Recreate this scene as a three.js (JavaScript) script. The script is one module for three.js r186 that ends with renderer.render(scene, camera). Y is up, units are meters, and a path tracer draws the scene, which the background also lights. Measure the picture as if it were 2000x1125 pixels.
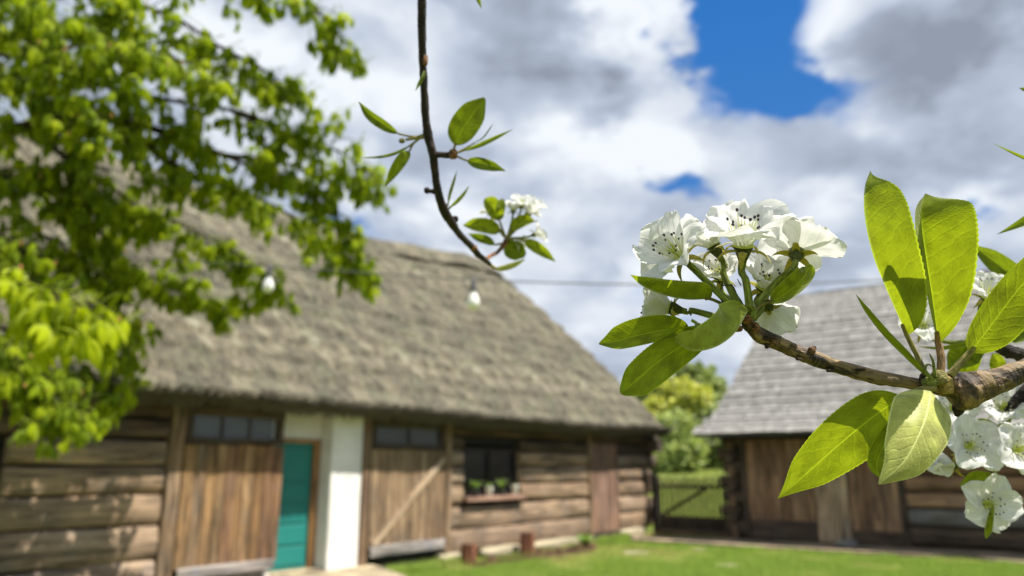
import * as THREE from 'three';
import { mergeGeometries, toCreasedNormals } from 'three/addons/utils/BufferGeometryUtils.js';

// ───────────────────────── camera, sky, sun, exposure ─────────────────────────
const F = 1444, CAM_H = 1.7, PITCH = Math.atan((915 - 562.5) / F);     // lens in photo pixels (2000 wide)
const scene = new THREE.Scene();
const camera = new THREE.PerspectiveCamera(2 * Math.atan(562.5 / F) * 180 / Math.PI, 16 / 9, 0.02, 600);
camera.position.set(0, CAM_H, 0);
camera.rotation.x = PITCH;
camera.focus = 0.302;
camera.userData.fStop = 9.3;
camera.updateMatrixWorld();
const renderer = new THREE.WebGLRenderer({ antialias: true });
renderer.toneMapping = THREE.LinearToneMapping;
renderer.toneMappingExposure = 1.8;
renderer.shadowMap.enabled = true;

const SUN = new THREE.Vector3(0.477, 0.87, 0.129).normalize();
const sun = new THREE.DirectionalLight(0xfff6ea, 5.0);
sun.position.copy(SUN).multiplyScalar(60).add(new THREE.Vector3(0, 0, -12));
sun.target.position.set(0, 0, -12);
sun.castShadow = true;
sun.shadow.mapSize.set(4096, 4096);
Object.assign(sun.shadow.camera, { left: -30, right: 30, top: 30, bottom: -30, near: 1, far: 160 });
scene.add(sun, sun.target);

// ───────────────────────── noise and helpers ─────────────────────────
function rng(seed) { let a = seed >>> 0; return () => { a = (a + 0x6D2B79F5) | 0; let t = Math.imul(a ^ (a >>> 15), 1 | a); t = (t + Math.imul(t ^ (t >>> 7), 61 | t)) ^ t; return ((t ^ (t >>> 14)) >>> 0) / 4294967296; }; }
function hash(x, y, z) { let h = Math.imul(x, 374761393) ^ Math.imul(y, 668265263) ^ Math.imul(z, 2147483647 ^ 0x5bd1e995); h = Math.imul(h ^ (h >>> 13), 1274126177); h ^= h >>> 16; return (h >>> 0) / 4294967296; }
const sm = t => t * t * (3 - 2 * t), lerp = (a, b, t) => a + (b - a) * t, clamp = (x, a = 0, b = 1) => Math.min(b, Math.max(a, x));
const ss = (a, b, x) => sm(clamp((x - a) / (b - a)));
function noise3(x, y, z) {
  const i = Math.floor(x), j = Math.floor(y), k = Math.floor(z), u = sm(x - i), v = sm(y - j), w = sm(z - k);
  const c = (a, b, d) => hash(i + a, j + b, k + d);
  return lerp(lerp(lerp(c(0, 0, 0), c(1, 0, 0), u), lerp(c(0, 1, 0), c(1, 1, 0), u), v), lerp(lerp(c(0, 0, 1), c(1, 0, 1), u), lerp(c(0, 1, 1), c(1, 1, 1), u), v), w);
}
function fbm3(x, y, z, o = 4) { let s = 0, a = 0.5, t = 0; for (let i = 0; i < o; i++) { s += a * noise3(x, y, z + i * 17.3); t += a; a *= 0.5; x *= 2.03; y *= 2.03; z *= 2.03; } return s / t; }
function tnoise(x, y, px, py, seed) {          // repeats after px, py cells
  const i = Math.floor(x), j = Math.floor(y), u = sm(x - i), v = sm(y - j), m = (a, n) => ((a % n) + n) % n;
  const c = (a, b) => hash(m(i + a, px), m(j + b, py), seed);
  return lerp(lerp(c(0, 0), c(1, 0), u), lerp(c(0, 1), c(1, 1), u), v);
}
function tfbm(u, v, px, py, seed, o = 4) { let s = 0, a = 0.5, t = 0; for (let i = 0; i < o; i++) { s += a * tnoise(u * px, v * py, px, py, seed + i * 31); t += a; a *= 0.5; px *= 2; py *= 2; } return s / t; }
function tex(w, h, fn, srgb = true) {           // fn(u, v) -> [r, g, b] 0..1
  const d = new Uint8Array(w * h * 4);
  for (let y = 0; y < h; y++) for (let x = 0; x < w; x++) {
    const c = fn((x + 0.5) / w, (y + 0.5) / h), o = (y * w + x) * 4;
    for (let k = 0; k < 3; k++) d[o + k] = clamp(c[k]) * 255;
    d[o + 3] = 255;
  }
  const t = new THREE.DataTexture(d, w, h);
  t.wrapS = t.wrapT = THREE.RepeatWrapping; t.magFilter = THREE.LinearFilter; t.minFilter = THREE.LinearMipmapLinearFilter; t.generateMipmaps = true;
  if (srgb) t.colorSpace = THREE.SRGBColorSpace;
  t.needsUpdate = true;
  return t;
}
const rgb = (r, g, b) => new THREE.Color().setRGB(r, g, b);
const V3 = (x, y, z) => new THREE.Vector3(x, y, z);
const names = {};
function numbered(n) { const k = names[n] = (names[n] ?? -1) + 1; return k ? `${n}_${String(k).padStart(3, '0')}` : n; }
function tag(o, label, category, group, kind) { o.userData.label = label; if (category) o.userData.category = category; if (group) o.userData.group = group; if (kind) o.userData.kind = kind; return o; }
function shade(m) { m.castShadow = m.receiveShadow = true; return m; }
function thing(name, label, category, pos = [0, 0, 0], turn = 0, group) {
  const o = new THREE.Group(); o.name = numbered(name); o.position.set(...pos); o.rotation.y = turn; scene.add(o); o.updateMatrixWorld(true);
  return tag(o, label, category, group);
}
function part(name, geo, m, parent) {           // geometry in the parent's own axes
  const o = shade(new THREE.Mesh(geo, m)); o.name = parent === scene ? numbered(name) : name; parent.add(o); o.updateMatrixWorld(true); return o;
}
function partW(name, geo, m, parent) {          // geometry in world axes
  parent.updateWorldMatrix(true, false); geo.applyMatrix4(parent.matrixWorld.clone().invert()); return part(name, geo, m, parent);
}
function sub(name, parent, pos = [0, 0, 0]) { const g = new THREE.Group(); g.name = name; g.position.set(...pos); parent.add(g); g.updateMatrixWorld(true); return g; }

// where a point of the yard stands, read off the photograph
const RIGHT = V3(1, 0, 0), UP = V3(0, Math.cos(PITCH), Math.sin(PITCH)), FWD = V3(0, Math.sin(PITCH), -Math.cos(PITCH)), EYE = V3(0, CAM_H, 0);
const at = (x, y, d) => EYE.clone().addScaledVector(FWD, d).addScaledVector(RIGHT, (x - 1000) / F * d).addScaledVector(UP, -(y - 562.5) / F * d);
const dirOf = (r, u, t) => V3(0, 0, 0).addScaledVector(RIGHT, r).addScaledVector(UP, u).addScaledVector(FWD, -t).normalize();
function ground(x, y, h = 0) { const r = at(x, y, 1).sub(EYE); return EYE.clone().addScaledVector(r, (h - CAM_H) / r.y); }

// ───────────────────────── sky ─────────────────────────
{
  const W = 3072, H = 1536, data = new Float32Array(W * H * 4), d = V3(0, 0, 0);
  // openings and cloud masses in the part of the sky the camera looks at: [x, y, half width, half height, turn, strength]
  const holes = [[1410, -20, 140, 80, 0.2, 1.4], [1450, 70, 108, 74, 0.5, 1.3], [1495, 145, 90, 62, 0.5, 1.2], [1615, 165, 84, 34, 0, 1.1], [1545, 215, 50, 32, 0, 0.8], [1385, 120, 70, 90, 0.4, 0.4], [1470, 225, 130, 34, 0, 0.34], [1400, 190, 90, 50, 0.3, 0.26], [1640, 215, 90, 30, 0, 0.26], [1310, 358, 38, 18, 0.2, 0.55], [1362, 374, 50, 18, 0.2, 0.62], [690, 425, 60, 24, 0, 0.7], [1995, 440, 50, 40, 0, 0.4], [1370, 640, 90, 60, 0, 0.28], [1230, 590, 110, 35, 0, 0.15], [1150, 330, 220, 22, -0.1, 0.1]];
  const tones = [[1250, 90, 70, 150, 0, 0.42], [1590, 60, 70, 90, 0.4, 0.42], [1300, 290, 260, 60, 0.1, 0.3], [1880, 210, 150, 40, -0.35, 0.26], [1680, 200, 150, 40, 0.6, 0.26], [1850, 60, 180, 110, 0, -0.34], [1040, 140, 180, 130, 0, -0.26], [1100, 30, 120, 60, 0, -0.16], [1560, 300, 120, 45, 0.2, -0.16], [1800, 320, 220, 45, -0.1, -0.3], [900, 300, 130, 90, 0, -0.12], [760, 150, 120, 90, 0, 0.1], [1500, 400, 220, 40, 0.1, 0.06], [640, 200, 90, 160, 0, 0.14], [1640, 440, 260, 60, -0.1, 0.1], [1050, 440, 160, 70, 0, 0.02], [1200, 470, 120, 40, 0, -0.1], [1240, 620, 160, 60, 0, 0.12], [800, 420, 160, 40, 0.1, 0.18], [1700, 500, 200, 40, 0, -0.12], [330, 150, 300, 200, 0, 0.16]];
  const bump = (x, y, [cx, cy, a, b, t, s]) => { const X = x - cx, Y = y - cy, c = Math.cos(t), n = Math.sin(t), p = (X * c + Y * n) / a, q = (Y * c - X * n) / b, r = p * p + q * q; return r > 9 ? 0 : s * Math.exp(-r * 0.9); };
  for (let j = H / 2 - 6; j < H; j++) {
    const lat = ((j + 0.5) / H - 0.5) * Math.PI, y = Math.sin(lat), c = Math.cos(lat);
    for (let i = 0; i < W; i++) {
      const lon = ((i + 0.5) / W - 0.5) * 2 * Math.PI; d.set(c * Math.cos(lon), y, c * Math.sin(lon));
      const yy = Math.max(y, 0) + 0.16, X = d.x / yy * 1.25, Z = d.z / yy * 1.25;
      const w1 = fbm3(d.x * 5 + 9, d.y * 7, d.z * 5, 4) - 0.5, w2 = fbm3(d.x * 5 - 40, d.y * 7 + 3, d.z * 5 + 8, 4) - 0.5;
      const n1 = fbm3(X * 0.9 + 3, Z * 0.9, 2.2 + w1, 6), n2 = fbm3(X * 1.9 - 7, Z * 1.9, 8.1, 5), n3 = fbm3(d.x * 15, d.y * 24, d.z * 15, 6), n4 = fbm3(d.x * 42, d.y * 60, d.z * 42, 4), puff = ss(0.40, 0.60, fbm3(d.x * 8 + w1 * 1.5, d.y * 15 + w2, d.z * 8, 6)) - 0.5;
      const fw = d.dot(FWD), px = fw > 0.15 ? 1000 + F * d.dot(RIGHT) / fw : 1e5, py = fw > 0.15 ? 562.5 - F * d.dot(UP) / fw : 1e5;
      const inF = fw > 0.15 ? ss(900, 500, Math.max(0, Math.abs(px - 1000) - 900)) * ss(700, 250, Math.max(0, -py)) : 0;
      let open = ss(0.42, 0.30, n1) * (1 - inF), tone = (n1 - 0.5) * 0.65 + (n2 - 0.5) * 0.9 + (n3 - 0.5) * 0.6 + puff * 0.24 + 0.13;
      if (inF > 0) {
        const qx = px + 22 + w1 * 230 + (n3 - 0.5) * 150 + (n4 - 0.5) * 60, qy = py + w2 * 190 + (n3 - 0.5) * 80 + (n4 - 0.5) * 50;
        let h = 0, t = 0; for (const b of holes) h += bump(qx, qy, b); for (const b of tones) t += bump(qx, qy, b);
        open = Math.max(open, ss(0.12, 0.95, h + ((n4 - 0.5) * 0.6 + (n3 - 0.5) * 1.7 - puff * 0.22) * Math.min(1, h * 2.5)) * inF); tone += t * inF;
      }
      tone = clamp(tone, -0.42, 0.42);
      const k = (tone + 0.42) / 0.84, cl = k < 0.5 ? [lerp(0.27, 0.47, k * 2), lerp(0.31, 0.535, k * 2), lerp(0.385, 0.655, k * 2)] : [lerp(0.47, 0.84, k * 2 - 1), lerp(0.535, 0.885, k * 2 - 1), lerp(0.655, 0.94, k * 2 - 1)];
      const up = clamp(y * 1.3), bl = [lerp(0.10, 0.006, up), lerp(0.27, 0.14, up), lerp(0.60, 0.50, up)];
      const o = (j * W + i) * 4;
      for (let q = 0; q < 3; q++) data[o + q] = lerp(cl[q], bl[q], open) * 0.60;
      data[o + 3] = 1;
    }
  }
  for (let j = 0; j < H / 2 - 6; j++) for (let i = 0; i < W; i++) { const o = (j * W + i) * 4; data[o] = 0.16; data[o + 1] = 0.18; data[o + 2] = 0.1; data[o + 3] = 1; }
  const t = new THREE.DataTexture(data, W, H, THREE.RGBAFormat, THREE.FloatType);
  t.mapping = THREE.EquirectangularReflectionMapping; t.magFilter = t.minFilter = THREE.LinearFilter; t.needsUpdate = true;
  scene.background = t; scene.environment = t;
}

// ───────────────────────── textures and materials ─────────────────────────
const woodMap = tex(1024, 512, (u, v) => {      // u along the grain
  const g = tfbm(u, v, 4, 64, 1, 4), s = tfbm(u, v, 3, 12, 7, 4), f = tfbm(u, v, 24, 256, 3, 2), k = tfbm(u, v, 5, 90, 12, 3);
  const crack = k > 0.66 ? clamp((k - 0.66) * 9) : 0, w = tfbm(u, v, 6, 5, 21, 4);
  const b = 0.62 + (g - 0.5) * 0.55 + (s - 0.5) * 0.45 + (f - 0.5) * 0.22 - crack * 0.35, grey = ss(0.5, 0.68, w) * 0.6;
  return [lerp(b * 1.06, b, grey), lerp(b * 1.0, b * 1.02, grey), lerp(b * 0.93, b * 1.08, grey)].map(x => 0.22 + x * 0.95);
});
const woodBump = tex(512, 512, (u, v) => { const g = tfbm(u, v, 4, 64, 1, 4), k = tfbm(u, v, 5, 90, 12, 3), b = 0.4 + (g - 0.5) * 0.8 - (k > 0.66 ? (k - 0.66) * 5 : 0); return [b, b, b]; }, false);
const wood = (r, g, b) => new THREE.MeshStandardMaterial({ color: rgb(r, g, b), map: woodMap, bumpMap: woodBump, bumpScale: 0.006, roughness: 0.88 });
const M = {
  log: [wood(0.40, 0.30, 0.21), wood(0.345, 0.26, 0.18), wood(0.43, 0.335, 0.24), wood(0.375, 0.295, 0.22)],
  amber: [wood(0.35, 0.23, 0.115), wood(0.29, 0.18, 0.085), wood(0.38, 0.26, 0.14), wood(0.25, 0.15, 0.085), wood(0.30, 0.22, 0.14)],
  tan: [wood(0.36, 0.265, 0.17), wood(0.30, 0.215, 0.135), wood(0.39, 0.295, 0.195)],
  pink: [wood(0.36, 0.24, 0.19), wood(0.32, 0.205, 0.155)],
  eaveShadeLog: [wood(0.15, 0.108, 0.072), wood(0.11, 0.08, 0.055)],  // top log rows: unweathered brown, darkened to paint in the eave shade
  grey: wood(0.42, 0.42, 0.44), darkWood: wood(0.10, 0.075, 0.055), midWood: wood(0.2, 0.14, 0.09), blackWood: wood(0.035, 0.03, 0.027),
  brown: [wood(0.33, 0.215, 0.14), wood(0.27, 0.17, 0.105), wood(0.38, 0.255, 0.165)], pale: wood(0.5, 0.4, 0.29),
  orange: wood(0.55, 0.33, 0.15), rust: wood(0.27, 0.115, 0.065),
};
const plasterMap = tex(512, 512, (u, v) => { const b = 0.94 + (tfbm(u, v, 6, 6, 3, 5) - 0.5) * 0.16; return [b, b * 0.995, b * 0.98]; });
M.plaster = new THREE.MeshStandardMaterial({ color: rgb(0.86, 0.86, 0.85), map: plasterMap, bumpMap: plasterMap, bumpScale: 0.01, roughness: 0.95 });
M.teal = new THREE.MeshStandardMaterial({ color: rgb(0.01, 0.185, 0.165), roughness: 0.5, bumpMap: woodBump, bumpScale: 0.002 });
M.glass = new THREE.MeshPhysicalMaterial({ color: rgb(0.9, 0.93, 0.95), transmission: 1, thickness: 0, roughness: 0.3, ior: 1.5 });
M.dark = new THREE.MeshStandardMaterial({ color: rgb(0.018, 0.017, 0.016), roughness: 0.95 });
M.curtain = new THREE.MeshStandardMaterial({ color: rgb(0.07, 0.075, 0.085), roughness: 0.95, bumpMap: plasterMap, bumpScale: 0.01 });
const stoneMap = tex(512, 512, (u, v) => { const b = 0.72 + (tfbm(u, v, 5, 5, 5, 6) - 0.5) * 0.7, s = tfbm(u, v, 60, 60, 8, 2); return [b + (s - 0.5) * 0.2, b * 0.97 + (s - 0.5) * 0.2, b * 0.88 + (s - 0.5) * 0.2]; });
const stone = (r, g, b) => new THREE.MeshStandardMaterial({ color: rgb(r, g, b), map: stoneMap, bumpMap: stoneMap, bumpScale: 0.015, roughness: 0.95 });
M.stone = stone(0.72, 0.68, 0.58); M.concrete = stone(0.62, 0.56, 0.45); M.path = stone(0.46, 0.39, 0.31); M.greyStone = stone(0.4, 0.42, 0.45);
const thatchMap = tex(1024, 1024, (u, v) => {    // 4 m of thatch; v up the slope
  const blot = tfbm(u, v, 9, 9, 2, 5), fine = tfbm(u, v, 120, 40, 5, 3), straw = tfbm(u, v, 200, 26, 9, 2), moss = tfbm(u, v, 6, 8, 14, 5), spots = tfbm(u, v, 16, 38, 33, 5);
  let b = 0.6 + (blot - 0.5) * 0.5 + (fine - 0.5) * 0.35 + (straw - 0.5) * 0.5 + (spots - 0.5) * 0.42;
  const m = ss(0.56, 0.72, moss) * 0.35 + ss(0.62, 0.74, spots) * 0.12;
  return [lerp(b * 1.05, b * 0.84, m), lerp(b * 0.99, b * 0.93, m), lerp(b * 0.86, b * 0.74, m)].map(x => 0.16 + x * 0.95);
});
M.thatch = new THREE.MeshStandardMaterial({ color: rgb(0.222, 0.222, 0.20), map: thatchMap, bumpMap: thatchMap, bumpScale: 0.03, roughness: 1 });
M.eaveShade = new THREE.MeshStandardMaterial({ color: rgb(0.05, 0.042, 0.033), map: thatchMap, bumpMap: thatchMap, bumpScale: 0.03, roughness: 1 });  // thatch under the eave, with its shade painted into the colour
M.straw = new THREE.MeshStandardMaterial({ color: rgb(0.12, 0.105, 0.08), roughness: 1 });  // eave straw, colour darkened to stand in for shade
const shMap = tex(512, 512, (u, v) => { const k = 0.74 + (tfbm(u, v, 40, 3, 3, 3) - 0.5) * 0.25 + (tfbm(u, v, 8, 8, 9, 5) - 0.5) * 0.6; return [k * 1.01, k, k * 0.98]; });
M.shingle = [[0.46, 0.465, 0.47], [0.40, 0.405, 0.41], [0.50, 0.505, 0.51]].map(c => new THREE.MeshStandardMaterial({ color: rgb(...c), map: shMap, bumpMap: shMap, bumpScale: 0.004, roughness: 0.9 }));
M.shingleEnd = new THREE.MeshStandardMaterial({ color: rgb(0.8, 0.79, 0.76), map: shMap, roughness: 0.9 });
const grassMap = tex(1024, 1024, (u, v) => { const a = tfbm(u, v, 10, 10, 4, 6), b = tfbm(u, v, 90, 90, 6, 3), p = tfbm(u, v, 5, 5, 15, 5), dry = ss(0.55, 0.68, p) * 0.5; const k = 0.5 + (a - 0.5) * 0.5 + (b - 0.5) * 0.55; return [lerp(k * 0.92, k * 1.25, dry), lerp(k * 1.06, k * 1.05, dry), lerp(k * 0.42, k * 0.75, dry)]; });
M.ground = new THREE.MeshStandardMaterial({ color: rgb(0.56, 0.54, 0.34), map: grassMap, bumpMap: grassMap, bumpScale: 0.04, roughness: 1 });
const earthMap = tex(512, 512, (u, v) => { const a = tfbm(u, v, 12, 12, 4, 6), b = tfbm(u, v, 70, 70, 9, 3), k = 0.55 + (a - 0.5) * 0.8 + (b - 0.5) * 0.6; return [k, k * 0.9, k * 0.82]; });
M.earth = new THREE.MeshStandardMaterial({ color: rgb(0.34, 0.20, 0.14), map: earthMap, bumpMap: earthMap, bumpScale: 0.05, roughness: 1 });

// pear leaf: u across (0.5 is the midrib), v from base to tip
const leafMap = tex(512, 1024, (u, v) => {
  const a = Math.abs(u - 0.5) * 2, sd = u < 0.5 ? 0 : 1;
  const wob = (tfbm(u, v, 6, 10, 3, 3) - 0.5) * 0.05, q = (v - a * 0.17 + wob) * 12 + sd * 0.45, fr = Math.abs(q - Math.round(q));
  const vein = Math.exp(-fr * fr * 900) * ss(1.0, 0.75, a) * ss(0.02, 0.1, v), mid = Math.exp(-a * a * 1500), edge = ss(0.95, 0.975, a);
  const net = tfbm(u, v, 60, 90, 8, 3), blot = tfbm(u, v, 5, 9, 11, 4);
  const k = 0.72 + (net - 0.5) * 0.08 + (blot - 0.5) * 0.34, pale = clamp(vein * 0.22 + mid * 0.85 + edge * 0.75);
  return [lerp(k, 0.98, pale), lerp(k * 1.0, 0.99, pale), lerp(k * 0.78, 0.96, pale)];
});
const leafBump = tex(512, 1024, (u, v) => {
  const a = Math.abs(u - 0.5) * 2, sd = u < 0.5 ? 0 : 1, wob = (tfbm(u, v, 6, 10, 3, 3) - 0.5) * 0.05, q = (v - a * 0.17 + wob) * 12 + sd * 0.45, fr = Math.abs(q - Math.round(q));
  const k = 0.5 - 0.35 * Math.exp(-fr * fr * 120) * ss(1, 0.7, a) - 0.4 * Math.exp(-a * a * 400) + (tfbm(u, v, 60, 90, 8, 3) - 0.5) * 0.5; return [k, k, k];
}, false);
const leafMat = (r, g, b, tr = 0.5) => new THREE.MeshPhysicalMaterial({ color: rgb(r, g, b), map: leafMap, bumpMap: leafBump, bumpScale: 0.00028, roughness: 1, transmission: tr, thickness: 0, ior: 1.35, specularIntensity: 0.5, clearcoat: 0.3, clearcoatRoughness: 0.42, side: THREE.DoubleSide });
M.leaf = leafMat(0.50, 0.63, 0.025, 0.6); M.leafDeep = leafMat(0.32, 0.44, 0.02, 0.5); M.leafMid = leafMat(0.46, 0.60, 0.018, 0.55); M.leafPale = leafMat(0.86, 0.92, 0.42, 0.3); M.leafDowny = leafMat(0.55, 0.68, 0.18, 0.4);
const petalMap = tex(256, 256, (u, v) => { const s = tfbm(u, v, 26, 3, 4, 3), b = 0.95 + (s - 0.5) * 0.1 + (tfbm(u, v, 5, 5, 9, 3) - 0.5) * 0.05; return [b, b, b * 0.985]; });
M.petal = new THREE.MeshPhysicalMaterial({ color: rgb(0.87, 0.885, 0.895), map: petalMap, bumpMap: petalMap, bumpScale: 0.0012, roughness: 1, transmission: 0.42, thickness: 0, ior: 1.3, side: THREE.DoubleSide });
M.vc = new THREE.MeshStandardMaterial({ vertexColors: true, roughness: 0.8 });
const fuzzMap = tex(128, 256, (u, v) => { const k = 0.75 + (tfbm(u, v, 20, 60, 5, 3) - 0.5) * 0.7; return [k, k, k * 0.9]; });
M.bud = new THREE.MeshStandardMaterial({ color: rgb(0.5, 0.36, 0.1), map: fuzzMap, roughness: 0.8 });
const stem = (r, g, b) => new THREE.MeshStandardMaterial({ color: rgb(r, g, b), map: fuzzMap, bumpMap: fuzzMap, bumpScale: 0.0006, roughness: 0.85 });
M.pedicel = stem(0.30, 0.38, 0.07); M.receptacle = stem(0.13, 0.17, 0.045); M.petiole = stem(0.40, 0.36, 0.13); M.petiolePink = stem(0.45, 0.27, 0.14);
M.sepal = new THREE.MeshPhysicalMaterial({ color: rgb(0.66, 0.58, 0.07), roughness: 1, transmission: 0.4, thickness: 0, side: THREE.DoubleSide, map: fuzzMap });
const barkMap = tex(512, 1024, (u, v) => {       // v along the twig
  const blot = tfbm(u, v, 6, 14, 3, 5), fine = tfbm(u, v, 40, 60, 6, 3), str = tfbm(u, v, 40, 8, 8, 3), ring = tfbm(u, v, 2, 60, 12, 3), peel = ss(0.54, 0.62, tfbm(u, v, 8, 12, 19, 5));
  const k = 0.5 + (blot - 0.5) * 0.8 + (fine - 0.5) * 0.35 + (str - 0.5) * 0.35 - (ring > 0.68 ? 0.2 : 0);
  return [lerp(k * 0.92, 0.9, peel * 0.55), lerp(k * 0.78, 0.82, peel * 0.55), lerp(k * 0.62, 0.66, peel * 0.55)];
});
M.bark = new THREE.MeshStandardMaterial({ color: rgb(0.46, 0.41, 0.31), map: barkMap, bumpMap: barkMap, bumpScale: 0.0009, roughness: 0.7 });
M.barkScar = new THREE.MeshStandardMaterial({ color: rgb(0.2, 0.145, 0.10), map: barkMap, bumpMap: barkMap, bumpScale: 0.002, roughness: 0.85 });
M.barkDark = new THREE.MeshStandardMaterial({ color: rgb(0.05, 0.037, 0.03), map: barkMap, bumpMap: barkMap, bumpScale: 0.002, roughness: 0.85 });
M.barkPale = new THREE.MeshStandardMaterial({ color: rgb(0.66, 0.42, 0.27), map: barkMap, bumpMap: barkMap, bumpScale: 0.001, roughness: 0.85 });
M.treeBark = new THREE.MeshStandardMaterial({ color: rgb(0.12, 0.095, 0.07), map: barkMap, bumpMap: barkMap, bumpScale: 0.02, roughness: 0.95 });

// ───────────────────────── geometry helpers ─────────────────────────
function grid(nu, nv, fn, uvFn) {                // indexed sheet: fn(i / nu, j / nv) -> Vector3
  const pos = [], uv = [], idx = [];
  for (let j = 0; j <= nv; j++) for (let i = 0; i <= nu; i++) { const p = fn(i / nu, j / nv); pos.push(p.x, p.y, p.z); const q = uvFn ? uvFn(i / nu, j / nv) : [i / nu, j / nv]; uv.push(q[0], q[1]); }
  for (let j = 0; j < nv; j++) for (let i = 0; i < nu; i++) { const a = j * (nu + 1) + i, b = a + 1, c = a + nu + 1, d = c + 1; idx.push(a, b, d, a, d, c); }
  const g = new THREE.BufferGeometry(); g.setAttribute('position', new THREE.Float32BufferAttribute(pos, 3)); g.setAttribute('uv', new THREE.Float32BufferAttribute(uv, 2)); g.setIndex(idx); g.computeVertexNormals(); return g;
}
// a beam of any section along x: profile [[y, z] ...], counter-clockwise seen from +x; hewn by jit
function prism(profile, L, segs = 1, jit = 0, seed = 1, crease = 0.6) {
  const n = profile.length, pos = [], uv = [], idx = [], R = rng(seed * 7919 + 13), ou = R() * 2, ov = R() * 2;
  let per = [0]; for (let i = 0; i < n; i++) { const a = profile[i], b = profile[(i + 1) % n]; per.push(per[i] + Math.hypot(a[0] - b[0], a[1] - b[1])); }
  for (let s = 0; s <= segs; s++) for (let i = 0; i <= n; i++) {
    const p = profile[i % n], x = L * s / segs, k = jit ? (noise3(x * 1.3 + seed * 9.1, (i % n) * 0.9, seed) - 0.5) * 2 * jit : 0, r = Math.hypot(p[0], p[1]) || 1;
    pos.push(x, p[0] + k * p[0] / r, p[1] + k * p[1] / r); uv.push((x * 0.5 + ou), (per[i] * 0.5 + ov));
  }
  for (let s = 0; s < segs; s++) for (let i = 0; i < n; i++) { const a = s * (n + 1) + i, b = a + 1, c = a + n + 1, d = c + 1; idx.push(a, b, d, a, d, c); }
  for (const s of [0, segs]) {
    const o = pos.length / 3; for (let i = 0; i < n; i++) { const q = (s * (n + 1) + i) * 3; pos.push(pos[q], pos[q + 1], pos[q + 2]); uv.push(profile[i][0] * 0.5 + ou, profile[i][1] * 0.5 + ov); }
    for (let i = 1; i < n - 1; i++) s ? idx.push(o, o + i, o + i + 1) : idx.push(o, o + i + 1, o + i);
  }
  const g = new THREE.BufferGeometry(); g.setAttribute('position', new THREE.Float32BufferAttribute(pos, 3)); g.setAttribute('uv', new THREE.Float32BufferAttribute(uv, 2)); g.setIndex(idx);
  return toCreasedNormals(g, crease);
}
const rect = (h, d, c = 0.006) => [[-h / 2 + c, -d / 2], [h / 2 - c, -d / 2], [h / 2, -d / 2 + c], [h / 2, d / 2 - c], [h / 2 - c, d / 2], [-h / 2 + c, d / 2], [-h / 2, d / 2 - c], [-h / 2, -d / 2 + c]];
const barX = (x0, x1, y0, y1, z0, z1, seed = 1, jit = 0, c = 0.006) => { const g = prism(rect(y1 - y0, z1 - z0, c), x1 - x0, jit ? 8 : 1, jit, seed); g.translate(x0, (y0 + y1) / 2, (z0 + z1) / 2); return g; };
const barY = (x0, x1, y0, y1, z0, z1, seed = 1, jit = 0, c = 0.006) => { const g = prism(rect(x1 - x0, z1 - z0, c), y1 - y0, jit ? 8 : 1, jit, seed); g.rotateZ(Math.PI / 2); g.translate((x0 + x1) / 2, y0, (z0 + z1) / 2); return g; };
function tubeThrough(pts, radii, o = {}) {       // pts: Vector3 list; radii in metres
  const curve = new THREE.CatmullRomCurve3(pts, false, 'centripetal'), n = o.n ?? pts.length * 8, m = o.m ?? 10, fr = curve.computeFrenetFrames(n, false), len = curve.getLength(), rough = o.rough ?? 0, sc = o.scale ?? 60;
  const rad = t => { const k = t * (radii.length - 1), i = Math.min(radii.length - 2, Math.floor(k)); return lerp(radii[i], radii[i + 1], sm(k - i)); };
  const P = []; for (let i = 0; i <= n; i++) P.push(curve.getPoint(i / n));
  return grid(m, n, (u, v) => {
    const i = Math.round(v * n), a = u * 2 * Math.PI, p = P[i], ca = Math.cos(a), sa = Math.sin(a);
    let r = rad(v); if (v > 0.9999 && o.close !== false) r *= 0.02; if (v < 0.0001 && o.closeStart) r *= 0.02;
    const q = p.clone().addScaledVector(fr.normals[i], ca * r).addScaledVector(fr.binormals[i], sa * r);
    if (rough) { const k = (fbm3(q.x * sc, q.y * sc, q.z * sc, 4) - 0.5) * 2 * rough * r * (1 + 0 * ca); q.addScaledVector(fr.normals[i], ca * k).addScaledVector(fr.binormals[i], sa * k); }
    return q;
  }, (u, v) => [u, v * len / (o.uvLen ?? 0.12)]);
}
const flatPoly = (pts, y) => { const s = new THREE.Shape(pts.map(p => new THREE.Vector2(p.x, -p.z))), g = new THREE.ShapeGeometry(s); g.rotateX(-Math.PI / 2); g.translate(0, y, 0); const p = g.attributes.position, uv = g.attributes.uv; for (let i = 0; i < p.count; i++) uv.setXY(i, p.getX(i) / 2, p.getZ(i) / 2); return g; };
const slabPoly = (pts, y0, y1, bevel = 0.015) => { const s = new THREE.Shape(pts.map(p => new THREE.Vector2(p.x, -p.z))), g = new THREE.ExtrudeGeometry(s, { depth: y1 - y0 - bevel * 2, bevelEnabled: true, bevelSize: bevel, bevelThickness: bevel, bevelSegments: 2 }); g.rotateX(-Math.PI / 2); g.translate(0, y0 + bevel, 0); const uv = g.attributes.uv, p = g.attributes.position; for (let i = 0; i < p.count; i++) uv.setXY(i, p.getX(i) / 1.5, p.getZ(i) / 1.5 + p.getY(i)); return g; };
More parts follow.
